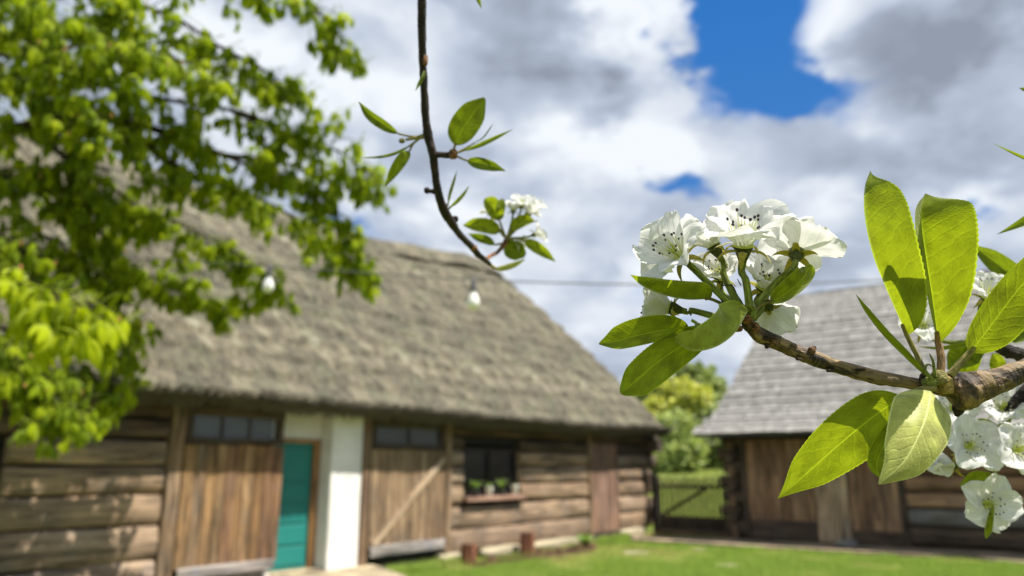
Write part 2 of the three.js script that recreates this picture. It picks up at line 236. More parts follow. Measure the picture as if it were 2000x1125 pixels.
function boulder(rx, ry, rz, seed) { const g = new THREE.IcosahedronGeometry(1, 3), p = g.attributes.position, v = V3(0, 0, 0); for (let i = 0; i < p.count; i++) { v.fromBufferAttribute(p, i); const k = 0.85 + 0.35 * fbm3(v.x * 1.4 + seed * 5, v.y * 1.4, v.z * 1.4 + seed, 3); v.set(Math.sign(v.x) * Math.abs(v.x) ** 0.7 * rx * k, Math.sign(v.y) * Math.abs(v.y) ** 0.7 * ry * k, Math.sign(v.z) * Math.abs(v.z) ** 0.7 * rz * k); p.setXYZ(i, v.x, v.y, v.z); } g.computeVertexNormals(); return toCreasedNormals(g, 0.9); }

// ───────────────────────── ground, path, earth ─────────────────────────
const AZ = 36.503 * Math.PI / 180, BU = V3(Math.sin(AZ), 0, -Math.cos(AZ)), BN = V3(Math.cos(AZ), 0, Math.sin(AZ)), WALL = -9.633, OUT = 18.54;
const rise = p => 1.5 * ss(23, 52, p.dot(BU));     // the meadow climbs gently beyond the gate
const yard = (s, n, y = 0) => V3(0, y, 0).addScaledVector(BU, s).addScaledVector(BN, n);   // along the barn, away from the barn
{
  const g = new THREE.PlaneGeometry(900, 900, 300, 300); g.rotateX(-Math.PI / 2); const uv = g.attributes.uv, p = g.attributes.position;
  for (let i = 0; i < p.count; i++) { uv.setXY(i, p.getX(i) / 5, p.getZ(i) / 5); p.setY(i, rise(V3(p.getX(i), 0, p.getZ(i)))); }
  g.computeVertexNormals();
  tag(part('ground', g, M.ground, scene), 'green grassy ground of the farmyard and the meadow beyond the gate', 'ground', null, 'structure');
  const pathPts = [[1225, 1046], [1300, 1052], [1420, 1056], [1600, 1064], [1800, 1073], [2000, 1078], [2160, 1084], [2160, 1112], [2000, 1106], [1900, 1093], [1700, 1083], [1500, 1073], [1360, 1064], [1235, 1057]].map(([x, y]) => ground(x, y));
  tag(part('path', slabPoly(pathPts, -0.06, 0.05, 0.01), M.path, scene), 'narrow beige path along the front of the shingled outbuilding', 'path', null, 'structure');
  const strip = [[925, 1098], [1000, 1078], [1100, 1064], [1165, 1060], [1160, 1078], [1100, 1094], [1020, 1108], [950, 1113], [915, 1108]].map(([x, y]) => ground(x, y, 0.004));
  const sp = new THREE.CatmullRomCurve3(strip, true).getPoints(60);
  tag(part('earth_strip', flatPoly(sp, 0.006), M.earth, scene), 'bare brown earth strip between the log wall and the lawn', 'flower bed', null, 'structure');
  const R = rng(77), clods = [];
  for (let i = 0; i < 260; i++) { const t = R(), a = ground(lerp(930, 1160, t), lerp(1106, 1068, t) + (R() - 0.5) * 16, 0), r = 0.015 + R() * 0.035, g2 = new THREE.IcosahedronGeometry(r, 1); g2.scale(1, 0.7, 1); g2.translate(a.x, r * 0.3, a.z); clods.push(g2); }
  tag(part('soil_clods', mergeGeometries(clods), M.earth, scene), 'loose brown soil clods scattered over the earth strip', 'soil', null, 'stuff');
  const ap = [[470, 1100], [600, 1099], [706, 1099], [742, 1106], [785, 1122], [830, 1150], [880, 1200], [420, 1200], [440, 1120]].map(([x, y]) => ground(x, y, 0.16));
  tag(part('doorstep', slabPoly(ap, -0.02, 0.16, 0.03), M.concrete, scene), 'pale concrete doorstep slab in front of the teal door', 'doorstep', null, 'structure');
}
// grass
{
  const blade = (h, w, lean, turn) => { const g = grid(1, 3, (u, v) => V3((u - 0.5) * w * (1 - v * 0.9), h * v, lean * v * v)); g.rotateY(turn); return g; };
  const R = rng(5), tuft = () => { const a = []; for (let i = 0; i < 6; i++) { const g = blade(0.035 + R() * 0.05, 0.006, (R() - 0.3) * 0.05, R() * 6.28); g.translate((R() - 0.5) * 0.07, 0, (R() - 0.5) * 0.07); a.push(g); } return mergeGeometries(a); };
  const gm = new THREE.MeshPhysicalMaterial({ color: rgb(1, 1, 1), roughness: 1, transmission: 0.35, thickness: 0, side: THREE.DoubleSide });
  const N = 60000, im = new THREE.InstancedMesh(tuft(), gm, N), m = new THREE.Matrix4(), q = new THREE.Quaternion(), c = new THREE.Color(), Y = V3(0, 1, 0); let k = 0;
  while (k < N) {
    const far = k > N * 0.82, x = far ? 1250 + R() * 220 : 700 + R() * 1500, y = far ? 922 + R() * 110 : 1040 + R() * 120, p = ground(x, y);
    if (far) { if (y > 1035) continue; for (let q = 0; q < 25; q++) p.lerp(ground(x, y, rise(p)), 0.5); if (p.dot(BU) > 70) continue; p.y = rise(p); }
    const n = p.dot(BN), s = p.dot(BU); let tall = 1;
    if (!far) { if (n < WALL + 0.22 || s > OUT - 0.9) continue; tall = n < WALL + 0.8 ? 1.7 : 1; if (y < lerp(1060, 1106, (x - 1235) / 765) - (fbm3(x * 0.03, 2, 7, 3) - 0.45) * 9 && x > 1230) continue; if (x < 1170 && x > 905 && y < lerp(1118, 1074, (x - 905) / 265) && R() > 0.06) continue; if (x < 800 && y > 1095 && x < 705 + (y - 1095) * 1.9) continue; }
    const patch = fbm3(p.x * 1.1, p.z * 1.1, 3, 5), sc = (0.7 + R() * 0.8) * (far ? 2.4 : tall) * (patch > 0.62 ? 0.6 : 1);
    m.compose(p, q.setFromAxisAngle(Y, R() * 6.28), V3(sc, sc, sc)); im.setMatrixAt(k, m);
    const dry = far ? 0.55 : ss(0.5, 0.64, patch) * 0.85, l = 0.6 + R() * 0.8; im.setColorAt(k, c.setRGB(lerp(0.25, 0.44, dry) * l, lerp(0.38, 0.48, dry) * l, lerp(0.035, 0.12, dry) * l)); k++;
  }
  im.name = 'grass'; shade(im); scene.add(im); tag(im, 'short green grass of the lawn and the meadow behind the gate', 'grass', null, 'stuff');
}

// ───────────────────────── the barn ─────────────────────────
const barn = thing('thatched_barn', 'long log barn with grey thatched roof, teal door and board doors', 'barn', yard(0, WALL).toArray(), Math.PI / 2 - AZ);
{
  const logGeo = (x0, x1, y0, y1, seed) => {
    const h = y1 - y0 - 0.022, prof = [[-h / 2, -0.12], [h / 2, -0.12], [h / 2 - 0.004, -0.02], [h / 2 - 0.03, 0.018], [h / 4, 0.036], [0, 0.042], [-h / 4, 0.036], [-h / 2 + 0.03, 0.014], [-h / 2 + 0.004, -0.024]];
    const g = prism(prof, x1 - x0, Math.max(4, Math.round((x1 - x0) * 3)), 0.018, seed, 0.5); g.translate(x0, (y0 + y1) / 2, 0); return g;
  };
  const R = rng(41), rows = [0.15, 0.57, 1.0, 1.39, 1.74, 2.06, 2.34, 2.62];
  let seed = 1;
  const logs = (x0, x1, lo = 0, hi = 7, cut) => {
    for (let i = lo; i < hi; i++) {
      let spans = [[x0, x1]];
      if (cut && rows[i + 1] > cut[2] + 0.03 && rows[i] < cut[3] - 0.03) spans = [[x0, cut[0]], [cut[1], x1]];
      for (const [a, b] of spans) if (b - a > 0.05) { const w = part('log', logGeo(a + R() * 0.02, b - R() * 0.02, rows[i] + (R() - 0.5) * 0.02, rows[i + 1] + (R() - 0.5) * 0.01, seed++), i >= 5 ? M.eaveShadeLog[i % 2] : M.log[Math.floor(R() * 4)], barn); if (a < 3 && b > 3 && R() > 2) w.name = 'log'; }
    }
  };
  // dark shell behind the logs, with openings at the windows, door and transoms
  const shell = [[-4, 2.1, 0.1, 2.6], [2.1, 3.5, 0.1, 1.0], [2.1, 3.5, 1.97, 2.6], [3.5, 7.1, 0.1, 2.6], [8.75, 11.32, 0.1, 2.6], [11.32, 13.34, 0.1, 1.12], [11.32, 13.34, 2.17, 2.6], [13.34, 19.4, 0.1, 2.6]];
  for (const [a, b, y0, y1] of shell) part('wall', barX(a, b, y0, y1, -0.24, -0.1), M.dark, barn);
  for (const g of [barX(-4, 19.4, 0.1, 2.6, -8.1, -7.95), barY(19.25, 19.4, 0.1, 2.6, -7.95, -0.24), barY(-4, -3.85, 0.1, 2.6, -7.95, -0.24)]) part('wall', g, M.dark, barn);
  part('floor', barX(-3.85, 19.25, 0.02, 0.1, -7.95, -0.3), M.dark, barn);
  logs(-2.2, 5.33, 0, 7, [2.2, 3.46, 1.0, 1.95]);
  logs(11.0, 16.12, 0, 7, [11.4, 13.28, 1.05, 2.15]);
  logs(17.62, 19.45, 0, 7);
  // projecting beam ends at the corner, below the eave
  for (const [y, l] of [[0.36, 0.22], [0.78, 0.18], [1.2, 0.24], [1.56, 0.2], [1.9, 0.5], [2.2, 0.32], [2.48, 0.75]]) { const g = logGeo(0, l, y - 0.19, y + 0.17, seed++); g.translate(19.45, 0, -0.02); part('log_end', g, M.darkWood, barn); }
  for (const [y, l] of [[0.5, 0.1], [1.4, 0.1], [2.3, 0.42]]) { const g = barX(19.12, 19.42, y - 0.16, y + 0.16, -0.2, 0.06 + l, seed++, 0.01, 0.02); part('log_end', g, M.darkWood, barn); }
  part('post', barY(5.34, 5.53, 0.1, 2.6, -0.1, 0.075, 5, 0.008, 0.015), M.amber[4], barn);
  part('post', barY(8.74, 8.9, 0.1, 2.6, -0.1, 0.085, 6, 0.008, 0.015), M.midWood, barn);
  part('post', barY(10.84, 11.0, 0.1, 2.6, -0.1, 0.085, 7, 0.008, 0.015), M.tan[0], barn);
  part('post', barY(16.12, 16.24, 0.1, 2.6, -0.1, 0.07, 8, 0.006, 0.012), M.tan[1], barn);
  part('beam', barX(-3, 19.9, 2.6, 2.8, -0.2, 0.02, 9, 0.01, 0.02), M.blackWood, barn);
  // plank doors
  const boardDoor = (x0, x1, y0, y1, mats, n, z = 0.05) => {
    const d = sub('board_door', barn), w = (x1 - x0) / n; let x = x0;
    for (let i = 0; i < n; i++) { const e = i === n - 1 ? x1 : x0 + w * (i + 1) + (R() - 0.5) * w * 0.3; const p = part('plank', barY(x + 0.004, e - 0.004, y0 + R() * 0.02, y1 - R() * 0.015, z - 0.03, z + 0.004 + R() * 0.012, seed++, 0.002), mats[Math.floor(R() * mats.length)], d); x = e; }
    return d;
  };
  const d1 = boardDoor(5.55, 7.14, 0.40, 2.03, M.amber, 10, 0.06);
  part('bottom_board', barX(5.6, 7.08, 0.3, 0.43, 0.077, 0.1, seed++, 0.004), M.grey, d1);
  const d2 = boardDoor(8.93, 10.82, 0.4, 2.03, M.tan, 11, 0.06);
  part('bottom_board', barX(8.96, 10.8, 0.27, 0.45, 0.077, 0.105, seed++, 0.004), M.grey, d2);
  { const g = prism(rect(0.12, 0.03), Math.hypot(1.72, 1.42), 1, 0, seed++); g.rotateZ(Math.atan2(1.42, 1.72)); g.translate(9.02, 0.47, 0.094); part('brace', g, M.pale, d2); }
  const d3 = boardDoor(16.26, 17.6, 0.18, 2.32, M.pink, 7, 0.03); logs(16.24, 17.62, 6, 7);
  part('plinth', barX(16.24, 17.62, 0.03, 0.17, -0.1, 0.05, seed++, 0.004), M.darkWood, barn);
  // transoms over the doors: frame and glass, pale cloth behind
  const transom = (x0, x1, y0, y1, panes) => {
    const t = sub('transom_window', barn);
    part('frame', mergeGeometries([barX(x0, x1, y1, y1 + 0.12, -0.08, 0.05, 3), barX(x0, x1, y0 - 0.08, y0, -0.08, 0.05, 4), barY(x0, x0 + 0.12, y0, y1, -0.08, 0.04, 5), barY(x1 - 0.12, x1, y0, y1, -0.08, 0.04, 6)]), M.darkWood, t);
    for (let i = 0; i < panes; i++) { const a = lerp(x0 + 0.12, x1 - 0.12, i / panes), b = lerp(x0 + 0.12, x1 - 0.12, (i + 1) / panes); part('pane', barX(a + 0.012, b - 0.012, y0, y1, -0.01, -0.002, i, 0, 0.001), M.glass, t); if (i) part('mullion', barY(a - 0.012, a + 0.012, y0, y1, -0.03, 0.02, i), M.darkWood, t); }
    part('cloth', barX(x0 + 0.12, x1 - 0.12, y0, y1, -0.07, -0.06, 1), M.curtain, t);
  };
  transom(5.55, 7.14, 2.12, 2.42, 3); transom(8.93, 10.82, 2.12, 2.42, 2);
  for (const [a, b] of [[5.54, 7.15], [8.91, 10.83]]) part('lintel', barX(a, b, 2.545, 2.6, -0.1, 0.06, 2), M.blackWood, barn);
  // white plastered niche and teal door
  const wz = -0.26;
  part('plaster_wall', barX(7.1, 8.08, 2.16, 2.6, wz - 0.1, wz), M.plaster, barn);
  part('plaster_pier', barY(8.08, 8.73, 0.16, 2.6, wz - 0.1, 0.06, 1, 0, 0.02), M.plaster, barn);
  part('plaster_reveal', barY(7.0, 7.1, 0.16, 2.6, wz - 0.1, -0.03), M.plaster, barn);
  const df = sub('door_frame', barn);
  part('jamb', barY(7.962, 8.076, 0.16, 2.1, wz - 0.09, wz + 0.03), M.orange, df); part('head', barX(7.11, 8.076, 2.1, 2.158, wz - 0.09, wz + 0.03), M.orange, df);
  const dr = sub('teal_door', barn);
  part('door_leaf', barY(7.11, 7.958, 0.2, 2.095, wz - 0.075, wz - 0.03), M.teal, dr);
  for (const [a, b] of [[0.26, 0.52], [0.56, 0.84], [0.88, 1.16], [1.2, 1.48], [1.52, 2.02]]) part('door_panel', barX(7.18, 7.89, a, b, wz - 0.03, wz - 0.014, 1, 0, 0.006), M.teal, dr);
  part('door_handle', (() => { const g = new THREE.CylinderGeometry(0.009, 0.009, 0.12, 10); g.rotateZ(Math.PI / 2); g.translate(7.27, 1.15, wz + 0.02); return g; })(), M.greyStone, dr);
  part('threshold', barX(7.1, 8.08, 0.1, 0.19, wz - 0.1, wz + 0.26), M.concrete, barn);
  // windows
  const win = (x0, x1, y0, y1, sill) => {
    const t = sub('window', barn);
    part('frame', mergeGeometries([barX(x0, x1, y1 - 0.06, y1, -0.16, -0.06, 3), barX(x0, x1, y0, y0 + 0.06, -0.16, -0.06, 4), barY(x0, x0 + 0.06, y0 + 0.06, y1 - 0.06, -0.16, -0.06, 5), barY(x1 - 0.06, x1, y0 + 0.06, y1 - 0.06, -0.16, -0.06, 6), barY((x0 + x1) / 2 - 0.03, (x0 + x1) / 2 + 0.03, y0 + 0.06, y1 - 0.06, -0.155, -0.065, 6)]), M.blackWood, t);
    for (const [a, b] of [[x0 + 0.062, (x0 + x1) / 2 - 0.032], [(x0 + x1) / 2 + 0.032, x1 - 0.062]]) part('pane', barX(a, b, y0 + 0.062, y1 - 0.062, -0.13, -0.124, 1, 0, 0.001), M.glass, t);
    if (sill) part('sill', barX(x0 - 0.06, x1 + 0.06, y0 - 0.09, y0, -0.16, 0.16, 12, 0.004, 0.012), M.pink[0], t);
  };
  win(11.41, 13.27, 1.16, 2.12, true); win(2.22, 3.44, 1.0, 1.94, false);
  // foundation stones
  for (const [x0, x1, y] of [[-2, -0.6, 0.14], [-0.5, 1, 0.14], [1.1, 2.4, 0.14], [2.5, 3.9, 0.14], [4, 5.3, 0.13], [10.7, 11.35, 0.15], [11.95, 13.3, 0.16], [13.75, 15.7, 0.15], [17.6, 18.9, 0.16]]) { const g = boulder((x1 - x0) / 2, 0.12, 0.16, x0 + 3); g.translate((x0 + x1) / 2, y - 0.09, 0.02); part('foundation_stone', g, M.stone, barn); }
  part('foundation', mergeGeometries([barX(-4, 5.3, -0.05, 0.14, -0.24, -0.13), barX(5.4, 7.0, -0.05, 0.3, -0.24, -0.04), barX(8.75, 19.4, -0.05, 0.14, -0.24, -0.13)]), M.greyStone, barn);

  // thatch: rings from under the eave up to the ridge
  const s0 = -4.6, nT = 96, under = 8;
  const yT = t => 2.63 + t * 4.65, offT = t => 0.60 - 4.58 * t + 0.18 * Math.sin(Math.PI * t), endT = t => 19.95 - 2.7 * t + 0.42 * Math.sin(Math.PI * t);
  const ringPts = 520;
  const roofGeo = grid(ringPts, nT + under, (u, v) => {
    const j = Math.round(v * (nT + under));
    let t, inset = 0, dy = 0;
    if (j < under) { t = 0; const k = 1 - j / under; inset = k * 0.95; dy = -0.05 * Math.sin(Math.min(1, k * 3) * Math.PI / 2) + k * 0.12; } else t = (j - under) / nT;
    const off = offT(t) - inset, end = endT(t) - inset, back = -4 - (off + 4), r = lerp(0.55, 0.12, t) * clamp((off - back) / 2), A = end - r - s0, C = Math.PI / 2 * r, B = (off - back) - 2 * r, total = 2 * A + 2 * C + B;
    let l = u < 0.8 ? u / 0.8 * (A + C) : (A + C) + (u - 0.8) / 0.2 * (total - A - C), x, z, nx = 0, nz = 1;
    if (l < A) { x = s0 + l; z = off; }
    else if (l < A + C) { const a = (l - A) / r; x = end - r + Math.sin(a) * r; z = off - r + Math.cos(a) * r; nx = Math.sin(a); nz = Math.cos(a); }
    else if (l < A + C + B) { x = end; z = off - r - (l - A - C); nx = 1; nz = 0; }
    else if (l < A + 2 * C + B) { const a = (l - A - C - B) / r; x = end - r + Math.cos(a) * r; z = back + r - Math.sin(a) * r; nx = Math.cos(a); nz = -Math.sin(a); }
    else { x = end - r - (l - A - 2 * C - B); z = back; nx = 0; nz = -1; }
    const rise = ss(11, 17, x) * 0.55 * t * t + ss(15, 19.9, x) * 0.10 * (1 - t);
    let y = yT(t) + dy + rise;
    const kx = x * 0.9, d = (fbm3(kx * 2.2, y * 2.6, z * 2.2, 5) - 0.5) * 0.10 + (fbm3(kx * 7, y * 9, z * 7, 3) - 0.5) * 0.09;
    const cw = t * 13 + (fbm3(x * 0.5, t * 3, 5, 3) - 0.5) * 1.1, fr = cw - Math.floor(cw), step = j >= under ? -0.065 * fr * fr + 0.02 : 0;
    const k = (d + step) * (j < under * 0.5 ? 0.5 : 1) * (t > 0.97 ? 0.5 : 1);
    if (j > 0 && j < under) y += (fbm3(x * 3, 4, z * 3, 4) - 0.5) * 0.07;
    return V3(x + nx * k * 0.75, y + k * 0.7, z + nz * k * 0.75);
  }, (u, v) => [u * 14, v * 1.9]);
  // the eave underside is its own part, shade put into its dark colour
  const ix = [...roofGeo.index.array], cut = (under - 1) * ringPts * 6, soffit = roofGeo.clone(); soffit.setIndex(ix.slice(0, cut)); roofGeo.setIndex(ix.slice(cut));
  const roof = part('roof', roofGeo, M.thatch, barn); part('eave', soffit, M.eaveShade, barn);
  // ridge cap
  { const cap = grid(200, 12, (u, v) => { const x = lerp(s0, 17.6, u), a = lerp(-1.25, 1.25, v), n = (fbm3(x * 2, v * 4, 3, 4) - 0.5) * 0.16, w = 0.52, y = 7.24 + ss(11, 17, x) * 0.55 + 0.12 - Math.abs(Math.sin(a)) ** 1.3 * 0.52 + n - ss(17.0, 17.6, x) * 0.25; return V3(x, y, -4 + Math.sin(a) * w); }, (u, v) => [u * 6, v * 0.4]); part('ridge', cap, M.thatch, barn); }
  // ragged straw ends along the eave
  { const sg = new THREE.CylinderGeometry(0.004, 0.006, 0.26, 4, 1), N = 9000, im = new THREE.InstancedMesh(sg, M.straw, N), m = new THREE.Matrix4(), e = new THREE.Euler(), q = new THREE.Quaternion();
    for (let i = 0; i < N; i++) { const x = lerp(s0, 19.9, R()), k = R(), rise = ss(15, 19.9, x) * 0.10; q.setFromEuler(e.set(0.85 + (R() - 0.5) * 0.8, 0, (R() - 0.5) * 0.7)); m.compose(V3(x, 2.55 + k * 0.12 + rise + (fbm3(x * 3, 4, 1, 4) - 0.5) * 0.08, 0.46 + k * 0.1), q, V3(1, 0.5 + R() * 0.7, 1)); im.setMatrixAt(i, m); }
    im.name = 'straw_ends'; im.userData.kind = 'stuff'; shade(im); roof.add(im); }
}

// ───────────────────────── the shingled outbuilding ─────────────────────────
const shed = thing('shingled_outbuilding', 'wooden outbuilding with grey shingled roof beside the picket gate', 'outbuilding', yard(OUT, 0).toArray(), -AZ);
{
  const R = rng(91); let seed = 300; const X0 = -7.02, X1 = 5;
  part('wall', mergeGeometries([barX(X0, X1, 0.05, 2.75, -0.3, -0.1), barY(X0, X0 + 0.2, 0.05, 2.75, -6, -0.3), barX(X0, X1, 0.05, 2.75, -6.2, -6), barY(X1 - 0.2, X1, 0.05, 2.75, -6, -0.3)]), M.darkWood, shed);
  // vertical boards: two door leaves with a pale plank between them
  const planks = (x0, x1, n, y0, y1, z) => { const d = sub('board_door', shed), w = (x1 - x0) / n; let x = x0; for (let i = 0; i < n; i++) { const e = i === n - 1 ? x1 : x0 + w * (i + 1) + (R() - 0.5) * w * 0.35; part('plank', barY(x + 0.004, e - 0.004, y0 + R() * 0.03, y1 - R() * 0.02, z - 0.03, z + R() * 0.016, seed++, 0.002), M.brown[Math.floor(R() * 3)], d); x = e; } return d; };
  const dl = planks(-6.5, -4.93, 8, 0.12, 2.4, 0.03); part('bottom_board', barX(-6.48, -4.95, 0.07, 0.5, 0.045, 0.06, seed++, 0.004), M.darkWood, dl);
  const dm = planks(-4.2, -3.17, 5, 0.12, 2.4, 0.03); part('bottom_board', barX(-4.18, -3.2, 0.07, 0.36, 0.045, 0.06, seed++, 0.004), M.darkWood, dm);
  const pale = sub('pale_boards', shed); for (const [a, b] of [[-4.92, -4.67], [-4.66, -4.44], [-4.43, -4.22]]) part('plank', barY(a, b, 0.08, 2.4, 0.02, 0.075 + R() * 0.02, seed++, 0.004), M.pale, pale);
  for (const x of [-6.58, -3.12]) part('post', barY(x - 0.07, x + 0.07, 0.05, 2.55, -0.1, 0.06, seed++, 0.006, 0.012), M.darkWood, shed);
  const rows = [0.12, 0.5, 0.86, 1.22, 1.56, 1.9, 2.22, 2.5];
  for (let i = 0; i < 7; i++) {
    const h = rows[i + 1] - rows[i] - 0.03, prof = [[-h / 2, -0.1], [h / 2, -0.1], [h / 2 - 0.03, 0.03], [0, 0.06], [-h / 2 + 0.03, 0.03]];
    const g = prism(prof, X1 + 3.03, 24, 0.014, seed++, 0.5); g.translate(-3.03, (rows[i] + rows[i + 1]) / 2, 0); part('log', g, i < 1 ? M.darkWood : i === 1 ? M.greyLog ??= wood(0.2, 0.2, 0.2) : M.brown[i % 3], shed);
    const e = prism(prof, 0.46, 3, 0.01, seed++, 0.5); e.translate(-7.1 - (i % 2) * 0.12, (rows[i] + rows[i + 1]) / 2, -0.0); part('log_end', e, M.darkWood, shed);
    const c = prism(prof, 0.34, 3, 0.01, seed++, 0.5); c.rotateY(Math.PI / 2); c.translate(-6.86, (rows[i] + rows[i + 1]) / 2 - 0.1, 0.12 + 0.06 * (i % 2)); part('log_end', c, i % 2 ? M.darkWood : M.midWood, shed);
  }
  part('beam', barX(-7.5, X1, 2.5, 2.7, -0.1, 0.12, seed++, 0.006, 0.02), M.blackWood, shed);
  // roof rows: [height, out from the wall, left end]
  const key = [[2.52, 0.72, -7.58], [2.72, 0.42, -7.34], [3.05, 0.1, -7.12], [3.6, -0.36, -6.95], [4.57, -1.15, -6.70], [5.6, -2.05, -6.38], [6.5, -2.97, -6.06]];
  const prof = t => { const k = t * (key.length - 1), i = Math.min(key.length - 2, Math.floor(k)), f = k - i; return [0, 1, 2].map(q => lerp(key[i][q], key[i + 1][q], f)); };
  const table = []; let L = 0; for (let i = 0; i <= 400; i++) { const p = prof(i / 400); if (i) { const o = table[i - 1].p; L += Math.hypot(p[0] - o[0], p[1] - o[1]); } table.push({ l: L, p }); }
  const byLen = l => { let i = 0; while (i < 399 && table[i + 1].l < l) i++; const a = table[i], b = table[i + 1], f = clamp((l - a.l) / (b.l - a.l || 1)); return [0, 1, 2].map(q => lerp(a.p[q], b.p[q], f)); };
  const nR = 19, step = L / nR, roof = sub('roof', shed);
  part('roof_deck', mergeGeometries([grid(1, 40, (u, v) => { const p = prof(v); return V3(lerp(p[2] + 0.06, X1 + 0.6, u), p[0] - 0.05, p[1] - 0.03); }), grid(1, 40, (u, v) => { const p = prof(v); return V3(p[2] + 0.02, p[0] - 0.04, lerp(p[1], -6.1 - (p[1]), u)); }), grid(1, 40, (u, v) => { const p = prof(v); return V3(lerp(p[2] + 0.06, X1 + 0.6, u), p[0] - 0.05, -6.1 - p[1] + 0.03); })]), M.shingle[1], roof);
  for (let r = 0; r < nR; r++) {
    const a = byLen(r * step), b = byLen(Math.min(L, (r + 1.25) * step)), ang = Math.atan2(b[0] - a[0], -(b[1] - a[1])), len = Math.hypot(b[0] - a[0], b[1] - a[1]), gs = [], es = []; let x = a[2] - R() * 0.05;
    const xe = X1 + 0.6;
    while (x < xe) {
      const w = 0.09 + R() * 0.1, th = 0.024 + R() * 0.008, dl2 = (R() - 0.5) * 0.035, g = new THREE.BoxGeometry(w - 0.005, len + 0.02, th); { const uv = g.attributes.uv, o = R() * 3, o2 = R() * 3; for (let k = 0; k < uv.count; k++) uv.setXY(k, uv.getX(k) * w * 0.8 + o, uv.getY(k) * len * 0.8 + o2); }
      g.translate(0, len / 2, 0); g.rotateX(-(Math.PI / 2 - ang) - 0.05); g.translate(x + w / 2, a[0] - dl2 * Math.sin(ang) + 0.022, a[1] + dl2 * Math.cos(ang) + 0.01); gs.push(g); const e = new THREE.BoxGeometry(w - 0.008, 0.05, 0.006); e.rotateX(-(Math.PI / 2 - ang) - 0.05); e.translate(x + w / 2, a[0] - dl2 * Math.sin(ang) + 0.022 + Math.sin(ang) * 0.018 + Math.cos(ang) * (th / 2 + 0.004), a[1] + dl2 * Math.cos(ang) + 0.01 - Math.cos(ang) * 0.018 + Math.sin(ang) * (th / 2 + 0.004)); es.push(e); x += w;
    }
    const row = part('shingle_row', mergeGeometries(gs), M.shingle[r % 3 === 0 ? 0 : r % 3 === 1 ? 1 : 2], roof); row.userData.kind = 'stuff'; part('shingle_ends', mergeGeometries(es), M.shingleEnd, roof).userData.kind = 'stuff';
  }
  part('ridge_board', barX(-6.05, X1 + 0.6, 6.44, 6.55, -3.08, -2.92, seed++, 0.004, 0.02), M.shingle[0], roof);
}

// ───────────────────────── picket gate ─────────────────────────
{
  const gx0 = -9.36, gx1 = -7.2, u0 = 19.35, gate = thing('picket_gate', 'dark weathered picket gate with diagonal brace between the two buildings', 'gate', yard(u0, gx0).toArray(), -AZ), w = gx1 - gx0, R = rng(17); let seed = 700;
  const n = 14; for (let i = 0; i < n; i++) { const x = 0.1 + (w - 0.2) * i / (n - 1), h = 1.42 + (R() - 0.5) * 0.06, g = barY(x - 0.042, x + 0.042, 0.1, h, 0.02, 0.042, seed++, 0.002), p = new THREE.ConeGeometry(0.058, 0.1, 4); p.rotateY(Math.PI / 4); p.scale(1, 1, 0.4); p.translate(x, h + 0.044, 0.031); part('picket', mergeGeometries([g.index ? g.toNonIndexed() : g, p.toNonIndexed()]), M.darkWood, gate); }
  for (const [y0, y1] of [[0.36, 0.46], [1.18, 1.27]]) part('rail', barX(0.05, w - 0.05, y0, y1, -0.02, 0.018, seed++, 0.003), M.darkWood, gate);
  part('kickboard', barX(0.06, w - 0.06, 0.1, 0.36, -0.03, 0.016, seed++, 0.003), M.blackWood, gate);
  { const a = Math.atan2(0.72, w * 0.6), g = prism(rect(0.09, 0.03), Math.hypot(0.72, w * 0.6), 1, 0, seed++); g.rotateZ(a); g.translate(0.12, 0.46, -0.002 - 0.02); part('brace', g, M.darkWood, gate); }
  for (const x of [-0.05, w + 0.05]) part('post', barY(x - 0.07, x + 0.07, -0.1, 1.55, -0.08, 0.06, seed++, 0.006, 0.02), M.blackWood, gate);
  part('sill_beam', barX(-0.1, w + 0.1, -0.02, 0.09, -0.1, 0.1, seed++, 0.005, 0.02), M.midWood, gate);
}

// ───────────────────────── small things by the barn ─────────────────────────
function potGeo(h, r) { return new THREE.LatheGeometry([[0, 0], [r * 0.72, 0], [r * 0.95, h * 0.85], [r * 1.06, h * 0.86], [r * 1.06, h], [r * 0.94, h], [r * 0.9, h * 0.85], [0, h * 0.83]].map(p => new THREE.Vector2(...p)), 24); }
function leafyTuft(n, h, spread, seed, lw) { const R = rng(seed), a = []; for (let i = 0; i < n; i++) { const l = h * (0.6 + R() * 0.6), yaw = R() * 6.28, bend = spread * (0.4 + R()); const g = grid(2, 5, (u, v) => V3((u - 0.5) * lw * Math.sin(Math.PI * (0.12 + v * 0.86)), l * v * (1 - 0.3 * v * bend), bend * l * v * v + Math.abs(u - 0.5) * lw * 0.4)); g.rotateY(yaw); a.push(g); } return mergeGeometries(a); }
const green = (r, g, b, tr = 0.4) => new THREE.MeshPhysicalMaterial({ color: rgb(r, g, b), roughness: 1, transmission: tr, thickness: 0, side: THREE.DoubleSide });
M.potPlant = green(0.22, 0.36, 0.04); M.potWhite = new THREE.MeshStandardMaterial({ color: rgb(0.8, 0.77, 0.68), roughness: 0.6 }); M.potDark = new THREE.MeshStandardMaterial({ color: rgb(0.05, 0.05, 0.05), roughness: 0.5 });
